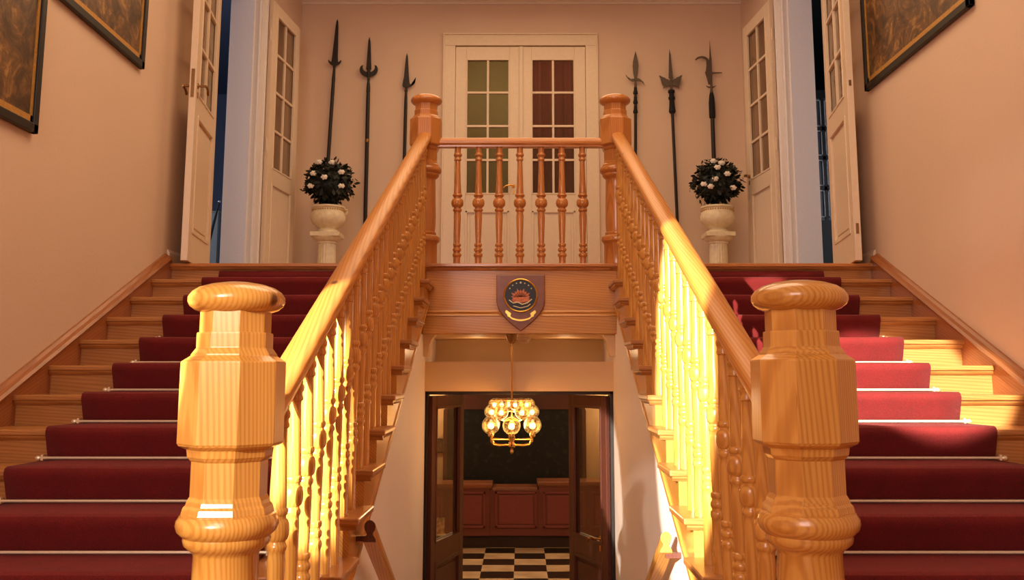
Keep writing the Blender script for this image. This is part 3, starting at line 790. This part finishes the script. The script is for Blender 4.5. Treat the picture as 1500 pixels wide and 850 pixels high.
def arm5(t, H):
    m = MB()
    m.prism([(0, H), (-.008, H - .06), (-.024, H - .33), (.024, H - .33), (.008, H - .06)], -.006, .006, 'Y')
    for s in (-1, 1):
        m.prism([(s * .01, H - .36), (s * .03, H - .34), (s * .05, H - .335), (s * .065, H - .32), (s * .085, H - .315), (s * .11, H - .30), (s * .128, H - .295), (s * .112, H - .33), (s * .104, H - .37), (s * .092, H - .405),
                 (s * .08, H - .42), (s * .088, H - .45), (s * .072, H - .425), (s * .05, H - .425), (s * .03, H - .41), (s * .012, H - .42)], -.004, .004, 'Y')
    m.prism([(-.014, H - .3), (.014, H - .3), (.012, H - .47), (-.012, H - .47)], -.007, .007, 'Y')
    m.build('blade', M['steel'], t, bevel=.0015); haft(t, H, .6, .016)
    m = MB(); m.lathe([(.018, H - .455), (.036, H - .465), (.038, H - .485), (.026, H - .50), (.028, H - .53), (.037, H - .545), (.036, H - .56), (.026, H - .575), (.030, H - .64), (.036, H - .685), (.038, H - .70), (.024, H - .72)], seg=14)
    m.build('leather_tassel', M['tassel'], t)
def arm6(t, H):
    m = MB()
    m.prism([(0, H), (-.005, H - .10), (-.010, H - .20), (.010, H - .20), (.005, H - .10)], -.005, .005, 'Y')
    out = [(.012, H - .19), (-.012, H - .19), (-.020, H - .23)]
    for i in range(9):
        a = math.radians(15 + i * 18); out.append((-.092 + .078 * math.cos(a), H - .235 + .062 * math.sin(a)))
    for i in range(8):
        a = math.radians(160 - i * 20); out.append((-.100 + .058 * math.cos(a), H - .235 + .040 * math.sin(a)))
    out += [(-.045, H - .27), (-.05, H - .32), (-.062, H - .36), (-.045, H - .42), (-.03, H - .49), (.012, H - .49)]
    m.prism(out, -.004, .004, 'Y')
    m.prism([(.01, H - .352), (.12, H - .356), (.12, H - .364), (.01, H - .372)], -.004, .004, 'Y')
    m.prism([(-.058, H - .505), (-.02, H - .515), (.02, H - .515), (.055, H - .50), (.03, H - .525), (-.03, H - .53)], -.005, .005, 'Y')
    m.lathe([(.012, H - .48), (.014, H - .55), (.024, H - .62)], seg=10)
    m.build('blade', M['steel'], t, bevel=.0012); haft(t, H, .6, .022)
    m = MB(); m.lathe([(.018, H - .58), (.027, H - .62), (.034, H - .70), (.034, H - .83), (.033, H - .86), (.022, H - .865)], seg=12); m.build('leather_sleeve', M['tassel'], t)
polearm('halberd', -2.0, 6.334, -2.015 - .04, 4.795, 'tallest spear with long straight blade and small crescent guard, leftmost on the back wall', arm1)
polearm('halberd', -1.647, 6.133, -1.632 + -.015, 4.242, 'spear with a horned crescent under its blade, between two other polearms left of the door', arm2)
polearm('halberd', -1.237, 5.949, -1.245, 4.832, 'short spear with one upturned side hook, nearest the left newel on the back wall', arm3)
polearm('halberd', 1.234, 5.972, 1.215, 4.832, 'leaf-bladed spear with wavy crossguard, nearest the right newel on the back wall', arm4)
polearm('halberd', 1.603, 5.995, 1.640, 4.257, 'spear with bat-wing side blades and black tassel right of the door', arm5)
polearm('halberd', 2.041, 6.087, 2.048, 4.78, 'bill with a curved hook blade and thin top spike, rightmost on the back wall', arm6)

# ------------------------------------------------------------------ PEDESTALS AND PLANTS
def pedestal(x, y, label):
    t = thing('pedestal', label, 'pedestal', (x, y, L))
    m = MB(); m.box(-.15, .15, -.15, .15, 0, .06); m.build('plinth', M['stone'], t, bevel=.006)
    seg = 48; vs = []; fs = []
    m = MB()
    m.lathe([(.13, .085), (.135, .075), (.13, .06)], seg=32)
    rows_z = [(.085, 1.08), (.12, 1.0), (.50, .93), (.53, .93)]
    for z, k in rows_z:
        for i in range(seg * 2):
            a = 2 * pi * i / (seg * 2); rr = .094 * k * (1 - .045 * (0.5 + .5 * math.cos(a * 20)))
            vs.append((rr * math.cos(a), rr * math.sin(a), z))
    n2 = seg * 2
    for i in range(len(rows_z) - 1):
        for k in range(n2): fs.append((i * n2 + k, i * n2 + (k + 1) % n2, (i + 1) * n2 + (k + 1) % n2, (i + 1) * n2 + k))
    m.add(vs, fs, True); m.build('fluted_column', M['stone'], t)
    m = MB(); m.lathe([(.148, .595), (.142, .585), (.125, .565), (.105, .553), (.094, .548), (.098, .54), (.094, .53)], seg=32)
    m.box(-.142, .142, -.142, .142, .595, .638); m.build('capital', M['stone'], t, bevel=.004)
    return t
def potted(x, y, label, seed, nfl, handles):
    rnd = random.Random(seed)
    zb = L + .638
    t = thing('potted_camellia', label, 'potted plant', (x, y, zb))
    m = MB()
    # bowl-shaped urn, fluted round the belly
    prof = [(.155, .268), (.163, .262), (.165, .250), (.158, .243), (.150, .238), (.152, .215), (.163, .195), (.172, .165), (.170, .13), (.150, .092), (.115, .062), (.088, .052), (.082, .04), (.092, .03), (.105, .022), (.108, .0)]
    seg = 72; vs = []; fs = []
    for r, z in prof:
        fl = .018 if z < .2 and z > .06 else 0
        for k in range(seg):
            a = 2 * pi * k / seg; rr = r * (1 - fl * (.5 + .5 * math.cos(a * 24)))
            vs.append((rr * math.cos(a), rr * math.sin(a), z))
    for i in range(len(prof) - 1):
        for k in range(seg): fs.append((i * seg + k, (i + 1) * seg + k, (i + 1) * seg + (k + 1) % seg, i * seg + (k + 1) % seg))
    m.add(vs, fs, True)
    m.build('urn', M['stone'], t)
    m = MB()   # beaded garland under the rim
    for k in range(40):
        a = 2 * pi * k / 40; m.sphere((.156 * math.cos(a), .156 * math.sin(a), .226), .008, 6, 4)
    m.build('urn_garland', plain('gilt_garland_%d' % seed, srgb(202, 160, 92), .45), t)
    MB().lathe([(.01, .255), (.14, .25), (.14, .235)], seg=24).build('soil', M['soil'], t)
    m = MB()   # foliage
    cz = .50
    m.sphere((0, 0, cz - .01), .18, 14, 10, .9)
    for i in range(950):
        u = rnd.uniform(-1, 1); a = rnd.uniform(0, 2 * pi); q = math.sqrt(1 - u * u)
        d = Vector((q * math.cos(a), q * math.sin(a), u))
        rad = .235 * (rnd.uniform(.74, 1.0) if rnd.random() < .85 else rnd.uniform(1, 1.13))
        rad *= 1 + .12 * noise.noise(d * 2.2 + Vector((seed, 0, 0)))
        if d.z < -.55: rad *= .92
        p = Vector((0, 0, cz)) + Vector((d.x, d.y, d.z * .98)) * rad
        if p.z < .235: continue
        t_ = (d * .6 + Vector((rnd.uniform(-1, 1), rnd.uniform(-1, 1), rnd.uniform(-1.0, .5)))).normalized()
        s_ = t_.cross(d + Vector((.01, .02, .03))).normalized()
        nn = t_.cross(s_)
        ln = rnd.uniform(.045, .075); w = ln * .24
        pts = [p - t_ * ln / 2, p - t_ * ln * .15 + s_ * w + nn * .004, p + t_ * ln * .2 + s_ * w * .8, p + t_ * ln / 2 - nn * .006, p + t_ * ln * .2 - s_ * w * .8, p - t_ * ln * .15 - s_ * w + nn * .004]
        m.add(pts, [(0, 1, 2, 3, 4, 5)])
    m.build('foliage', M['leaf'], t)
    for (fx, fz) in nfl:
        yy = -math.sqrt(max(.24 ** 2 - fx * fx - (fz - cz) ** 2, .0))
        m = MB(); c = Vector((fx, yy * 1.02, fz))
        for ring in range(2):
            for k in range(6):
                a = k * pi / 3 + ring * .5 + rnd.uniform(-.2, .2); rr = .022 - ring * .009
                m.sphere((c.x + rr * math.cos(a), c.y - .006 * ring, c.z + rr * math.sin(a) * .75), .0135 - ring * .003, 8, 5, .8)
        m.sphere((c.x, c.y - .012, c.z), .010, 8, 5)
        m.build('flower', M['petal'], t)
    if handles:
        m = MB(); m.tube([(.16, 0, .24), (.185, 0, .235), (.19, 0, .21), (.172, 0, .185)], .008, 8); m.build('urn_handle', M['stone'], t)
    return t
pedestal(-1.91, 9.3, 'ivory fluted pedestal under the left potted plant')
pedestal(1.935, 9.3, 'ivory fluted pedestal under the right potted plant')
potted(-1.905, 9.3, 'bushy white-flowering plant in ivory urn on the left pedestal', 3, [(-.115, .56), (.0, .515), (-.14, .44), (.155, .44), (.05, .68), (-.08, .69), (.15, .58)], True)
potted(1.935, 9.3, 'bushy white-flowering plant in ivory urn on the right pedestal', 8, [(-.03, .62), (-.06, .50), (.06, .55), (.12, .42), (-.16, .46), (-.10, .43), (-.05, .70), (.02, .62 + .05)], False)

# ------------------------------------------------------------------ SHIELD
sh = thing('shield_plaque', 'brown wooden shield plaque with round gold-rimmed crest on the landing fascia', 'plaque', (-.005, D + .035, 2.785))
def shield(w, z0, z1):
    zk = z0 + (z1 - z0) * .52
    right = [(w, z1), (w, zk)] + [(w * (1 - (i / 10) ** 1.75), zk + (z0 - zk) * i / 10) for i in range(1, 10)]
    return [(-w, z1)] + right + [(0, z0)] + [(-p[0], p[1]) for p in right[1:]][::-1]
MB().prism(shield(.162, 0, .378), -.022, 0, 'Y').build('backboard', M['shieldw'], sh, bevel=.005)
cz = .238
def disc(m, cx_, cz_, r, y0, y1, seg=40):
    m.prism([(cx_ + r * math.cos(2 * pi * k / seg), cz_ + r * math.sin(2 * pi * k / seg)) for k in range(seg)], y0, y1, 'Y')
m = MB(); disc(m, 0, cz, .106, -.026, -.022); m.build('medallion_ground', M['black'], sh)
m = MB(); pts = [(.109 * math.cos(2 * pi * k / 40), -.028, cz + .109 * math.sin(2 * pi * k / 40)) for k in range(41)]
m.tube(pts, .0062, 8); m.build('gold_rim', M['gold'], sh)
m = MB()     # fan of flame / feathers with a low body
for k in range(9):
    a = math.radians(18 + k * 18); r0, r1 = .012, .068 + .010 * (k % 2)
    c0 = Vector((math.cos(a) * r0, cz - .028 + math.sin(a) * r0)); c1 = Vector((math.cos(a) * r1, cz - .028 + math.sin(a) * r1)); s_ = Vector((-math.sin(a), math.cos(a))) * .0105
    mid = c0.lerp(c1, .62)
    m.prism([tuple(c0 - s_ * .5), tuple(mid - s_), tuple(c1), tuple(mid + s_), tuple(c0 + s_ * .5)], -.031, -.026, 'Y')
m.prism([(-.062, cz - .028), (-.03, cz - .012), (.03, cz - .010), (.062, cz - .022), (.05, cz - .042), (.0, cz - .050), (-.045, cz - .045)], -.032, -.026, 'Y')
m.build('crest_figure', M['orange'], sh)
m = MB()
for k in range(7):
    a = math.radians(33 + k * 19); disc(m, .086 * math.cos(a), cz + .086 * math.sin(a), .0042 if k != 3 else .0065, -.031, -.026, 8)
m.tube([(-.078, -.028, cz - .030), (-.05, -.030, cz - .052), (-.02, -.030, cz - .046), (.01, -.030, cz - .060), (.045, -.030, cz - .050), (.075, -.028, cz - .025)], .0042, 6)
m.tube([(-.05, -.028, cz - .070), (0, -.028, cz - .084), (.045, -.028, cz - .074), (.065, -.028, cz - .058)], .003, 6)
m.build('crest_detail', M['cream_en'], sh)
m = MB()    # ribbon scroll with curled ends and small raised strokes
top = []; bot = []
for i in range(21):
    x = -.088 + .176 * i / 20; zc = .098 - .026 * math.cos(x / .088 * pi / 2) + (0 if abs(x) < .065 else .006)
    top.append((x, zc + .0055)); bot.append((x, zc - .0055))
m.prism(top + bot[::-1], -.026, -.0225, 'Y')
for s in (-1, 1): m.prism([(s * .064, .118), (s * .096, .140), (s * .104, .126), (s * .092, .112), (s * .07, .098)], -.027, -.0225, 'Y')
m.build('gold_scroll', M['gold'], sh)

# ------------------------------------------------------------------ CHANDELIER
cx, cy_ = -.064, 6.47
ch = thing('globe_chandelier', 'brass chandelier with three tiers of lit bubbled glass globes under the passage ceiling', 'chandelier', (cx, cy_, 2.765))
MB().lathe([(.042, 0), (.040, -.008), (.030, -.04), (.018, -.055), (.010, -.062)], seg=20).build('canopy', M['oldbrass'], ch)
MB().lathe([(.0055, -.05), (.0055, -.70)], seg=10).build('hanging_rod', M['brass'], ch)
m = MB(); m.lathe([(.01, -.66), (.02, -.67), (.024, -.69), (.016, -.71), (.024, -.725), (.026, -.74), (.012, -.75), (.008, -.757), (.012, -.765), (.013, -.775), (.008, -.785), (.001, -.79)], seg=18); m.build('hub', M['brass'], ch)
MB().lathe([(.085, -.425), (.13, -.428), (.13, -.434), (.085, -.437)], seg=30).build('top_plate', M['brass'], ch)
gm = None
tiers = [(-.597, .158, .058, 6, -pi / 2), (-.512, .135, .047, 6, -pi / 3), (-.462, .118, .038, 8, -pi / 2 + .2)]
for ti, (z, rr, gr, cnt, off) in enumerate(tiers):
    base = None
    for k in range(cnt):
        a = off + 2 * pi * k / cnt; x, y = rr * math.cos(a), rr * math.sin(a)
        if ti == 0:
            m = MB(); m.tube([(.015 * math.cos(a), .015 * math.sin(a), -.728), (.09 * math.cos(a), .09 * math.sin(a), -.73), (.138 * math.cos(a), .138 * math.sin(a), -.722), (.156 * math.cos(a), .156 * math.sin(a), -.70), (x, y, -.672), (x, y, -.65)], .006, 8)
            m.tube([(.012 * math.cos(a), .012 * math.sin(a), -.694), (x * .97, y * .97, -.690)], .005, 8)
            m.lathe([(.018, -.644), (.02, -.65), (.02, -.668), (.012, -.675)], (x, y, 0), 12)
            m.build('arm', M['brass'], ch)
        else:
            m = MB(); m.tube([(.006 * math.cos(a), .006 * math.sin(a), z - gr - .005), (x * .7, y * .7, z - gr - .01), (x, y, z - gr)], .004, 6); m.build('arm', M['brass'], ch)
        if base is None:
            g = MB().sphere((0, 0, 0), gr, 20, 14).build('globe', M['globe'], ch, loc=(x, y, z))
            b = MB().sphere((0, 0, -.004), gr * .36, 10, 8).build('bulb', M['bulb'], g)
            base = (g, b)
        else:
            g = base[0].copy(); COL.objects.link(g); g.parent = ch; g.location = (x, y, z)
            b = base[1].copy(); COL.objects.link(b); b.parent = g
sm = thing('smoke_detector', 'small round cream smoke detector on the passage ceiling behind the chandelier', 'smoke detector', (.015, 6.85, 2.765))
MB().lathe([(.055, 0), (.055, -.018), (.045, -.022)], seg=24).build('base', M['paint'], sm)
MB().lathe([(.038, -.022), (.042, -.035), (.034, -.045), (.01, -.047)], seg=24).build('sensor_head', M['paint'], sm)

# ------------------------------------------------------------------ PICTURES
def picture(s, yc, z0, w, h, rot, label, seed):
    """frame hanging on a side wall; origin bottom centre"""
    t = thing('framed_picture', label, 'picture', (s * (WX - .004), yc, z0)); t.rotation_euler = (rot, 0, 0)
    fw = .045; m = MB()
    for a_, b_, c_, d_ in ((-w / 2, w / 2, 0, fw), (-w / 2, w / 2, h - fw, h), (-w / 2, -w / 2 + fw, 0, h), (w / 2 - fw, w / 2, 0, h)):
        m.box(0, -s * .03, a_, b_, c_, d_)
    m.build('frame', M['black'], t, bevel=.004)
    m = MB(); q = .035
    for a_, b_, c_, d_ in ((-w / 2 + fw, w / 2 - fw, fw, fw + q), (-w / 2 + fw, w / 2 - fw, h - fw - q, h - fw), (-w / 2 + fw, -w / 2 + fw + q * .5, fw, h - fw), (w / 2 - fw - q * .5, w / 2 - fw, fw, h - fw)):
        m.box(0, -s * .018, a_, b_, c_, d_)
    m.build('gilt_slip', plain('gilt_slip_%d' % seed, srgb(196, 146, 70), .45, .3, var=.12), t)
    MB().box(-s * .002, -s * .012, -w / 2 + fw, w / 2 - fw, fw, h - fw).build('painting', painting_mat('old_brown_picture_%d' % seed, seed), t)
    return t
picture(-1, 5.22, 4.405, 1.14, 1.5, -.02, 'dark brown figure picture in black frame on the left wall nearer the doorway', 3)
picture(-1, 3.98, 3.66, 1.16, 1.5, 0, 'brown and gold picture in black frame on the left wall nearest the camera', 11)
picture(1, 5.60, 4.43, 1.56, 1.5, 0, 'large dark figure picture in black and gilt frame on the right wall', 7)

# ------------------------------------------------------------------ RECEPTION
CY = 14.5
rc = thing('reception_counter', 'dark red panelled reception counter at the back of the lower hall', 'counter', (0, CY, 0))
def red(nm, a, b_, dk=0): return wood(nm, srgb(142, 74, 62), srgb(130, 66, 56), srgb(112, 54, 46), axis='X', lines=30, rough=.45, coat=.1, knots=False)
CR = red('counter_red', 0, 0)
kick = plain('dark_kickboard', srgb(62, 40, 32), .5, var=.1)
MB().box(-2.6, 2.6, .03, .5, 0, .17).build('kickboard', kick, rc)
for (a, b_, top) in ((-2.6, -.465, .87), (-.465, .262, .835), (.262, 2.6, .90)):
    MB().box(a, b_, 0 if a == -.465 else -.015, .5, .17, top).build('body_section', CR, rc, bevel=.003)
for (a, b_) in ((-2.4, -1.85), (-1.75, -1.15), (-1.05, -.53), (-.385, .225), (.32, .93), (1.03, 1.64), (1.74, 2.4)):
    m = MB(); y0 = -.018 if a != -.385 else -.003; z0, z1 = .285, .80
    for q in ((a, b_, z0, z0 + .03), (a, b_, z1 - .03, z1), (a, a + .03, z0, z1), (b_ - .03, b_, z0, z1)): m.box(q[0], q[1], y0 - .018, y0 + .01, q[2], q[3])
    m.box(a + .055, b_ - .055, y0 - .009, y0 + .01, z0 + .055, z1 - .055)
    m.build('raised_panel', plain('panel_red_%d' % int((a + 3) * 10), srgb(146, 72, 66), .42, var=.05), rc, bevel=.004)
for (a, b_, z0, z1, nm) in ((-2.65, -.43, .87, .915, 'counter_ledge'), (.235, 2.65, .90, .945, 'counter_ledge'), (-.43, .235, .835, .858, 'counter_top')):
    m = MB(); m.box(a, b_, -.05 if nm == 'counter_ledge' else -.01, .5, z0, z1); m.box(a + .01, b_ - .01, -.035 if nm == 'counter_ledge' else -.005, .4, z0 - .02, z0)
    m.build(nm, wood('ledge_%d' % int(a * 10), srgb(176, 110, 76), srgb(160, 96, 64), srgb(130, 74, 48), axis='X', lines=30, knots=False), rc, bevel=.004)
bp_ = thing('dark_back_panel', 'large black glass panel on the wall behind the reception counter', 'panel', (-.1, 15.24, .5))
MB().box(-1.06, 1.05, -.02, .03, 0, 1.47).build('glass', M['darkglass'], bp_)
m = MB(); m.box(-1.10, 1.10, -.04, .05, 1.47, 1.78); m.box(-1.12, -1.06, -.04, .05, 0, 1.47); m.box(1.05, 1.11, -.04, .05, 0, 1.47)
m.build('frame', M['mahog'], bp_, bevel=.004)
sp = thing('small_picture', 'small framed picture on the cream wall seen through the left dark door', 'picture', (-1.30, 15.29, 1.30))
m = MB(); m.box(-.07, .07, -.02, 0, 0, .012); m.box(-.07, .07, -.02, 0, .208, .22); m.box(-.07, -.058, -.02, 0, 0, .22); m.box(.058, .07, -.02, 0, 0, .22); m.build('frame', M['black'], sp)
m = MB(); m.box(-.06, .06, -.010, 0, .01, .21); m.build('picture_sheet', painting_mat('small_print', 21), sp)
lh = thing('leaflet_holder', 'cream leaflet on a small shelf against the counter, seen through the left dark door', 'leaflet holder', (-1.19, 14.385, .20))
m = MB(); m.box(-.09, .09, -.08, .05, 0, .012); m.build('shelf', M['stone'], lh)
m = MB(); m.prism([(-.02, .012), (.0, .012), (.04, .24), (.02, .24)], -.07, .07, 'X'); m.build('leaflet', plain('printed_leaflet', srgb(206, 160, 116), .5, var=.5, bscale=22), lh)

# ------------------------------------------------------------------ CAMERA
cam_d = bpy.data.cameras.new('camera'); cam = bpy.data.objects.new('camera', cam_d); COL.objects.link(cam)
cam.location = (0, 0, E); cam.rotation_euler = (pi / 2 + .144, 0, 0)
cam_d.sensor_width = 36; cam_d.lens = 1400 / 1500 * 36
cam_d.shift_x = -13.75 / 1500; cam_d.shift_y = -76.65 / 1500
cam_d.clip_start = .05
sc.camera = cam

# ------------------------------------------------------------------ LIGHT
def light(kind, name, loc, target, energy, col, **kw):
    d = bpy.data.lights.new(name, kind); d.energy = energy; d.color = col
    for k, v in kw.items(): setattr(d, k, v)
    o = bpy.data.objects.new(name, d); COL.objects.link(o); o.location = loc
    if target is not None:
        o.rotation_euler = (Vector(target) - Vector(loc)).to_track_quat('-Z', 'Y').to_euler()
    return o
WARM = (1, .69, .38); WARM2 = (1, .72, .45)
light('AREA', 'landing_ceiling_lamp', (0, 8.2, 6.45), (0, 8.2, 0), 40, WARM, shape='RECTANGLE', size=2.6, size_y=1.6)
light('AREA', 'stair_ceiling_lamp', (0, 4.6, 6.45), (0, 4.8, 0), 88, WARM2, shape='RECTANGLE', size=3.0, size_y=2.4)
light('AREA', 'stair_window_light', (-1.2, -1.7, 4.4), (0.8, 4.5, 2.8), 118, (1, .76, .69), shape='RECTANGLE', size=1.8, size_y=2.4)
SUN = (1, .91, .76)
light('SPOT', 'sun_shaft_left', (-2.2, -1.8, 3.7), (-.66, 2.15, 2.36), 950, SUN, spot_size=math.radians(11), spot_blend=.3, shadow_soft_size=.03)
o = light('SPOT', 'sun_shaft_left_rail', (-2.1, -1.9, 3.9), (-.66, 2.95, 2.5), 8000, SUN, spot_size=math.radians(11), spot_blend=.15, shadow_soft_size=.02); o.scale = (.4, 1, 1)
o = light('SPOT', 'sun_shaft_right', (-1.75, -1.9, 3.5), (.66, 3.92, 2.44), 9500, SUN, spot_size=math.radians(15), spot_blend=.15, shadow_soft_size=.02); o.scale = (.33, 1, 1)
o = light('SPOT', 'sun_shaft_steps', (1.0, -1.9, 5.6), (1.86, 4.72, 2.48), 11000, SUN, spot_size=math.radians(8), spot_blend=.15, shadow_soft_size=.03)
light('SPOT', 'sun_fleck_steps', (1.4, -1.9, 5.2), (1.12, 4.15, 2.2), 5000, SUN, spot_size=math.radians(3.2), spot_blend=.3, shadow_soft_size=.03)
o = light('SPOT', 'sun_glint_wall', (-.6, -1.9, 4.6), (2.4, 4.75, 3.35), 300, (1, .86, .74), spot_size=math.radians(5), spot_blend=.9, shadow_soft_size=.05)
light('POINT', 'chandelier_glow', (cx, cy_ - .02, 2.2), None, 13, (1, .6, .26), shadow_soft_size=.12)
for q in (-.32, .32): light('POINT', 'passage_recess_fill', (q, 7.0, 2.67), None, .7, (1, .66, .34), shadow_soft_size=.04)  # unseen fill points added to brighten the recess over the lintel
light('AREA', 'hall_lamp', (0, 11.5, 2.75), (0, 11.5, 0), 46, WARM, shape='RECTANGLE', size=3, size_y=2)
for q in (-1.75, 1.75): light('POINT', 'hall_wall_fill', (q, 14.9, 2.2), None, 40, WARM, shadow_soft_size=.1)  # unseen fill points added to lift the cream hall wall
light('AREA', 'left_room_daylight', (-5.8, 7.6, 5.0), (-2.7, 8.6, 4.2), 62, (.80, .84, 1), shape='RECTANGLE', size=1.6, size_y=2.2)
light('AREA', 'right_room_daylight', (5.8, 7.2, 4.9), (2.7, 9.0, 4.2), 40, (.86, .88, 1), shape='RECTANGLE', size=1.6, size_y=2.0)
light('AREA', 'back_room_fill', (0, 10.6, 6.4), (0, 11.4, 4.5), 32, (1, .74, .48), shape='RECTANGLE', size=2, size_y=.6)  # unseen fill added to reveal the wall behind the door glass

w = bpy.data.worlds.new('world'); sc.world = w; w.use_nodes = True
w.node_tree.nodes['Background'].inputs['Color'].default_value = (1, .78, .60, 1)
w.node_tree.nodes['Background'].inputs['Strength'].default_value = .10
sc.view_settings.view_transform = 'Standard'
sc.view_settings.look = 'None'
sc.view_settings.exposure = 0
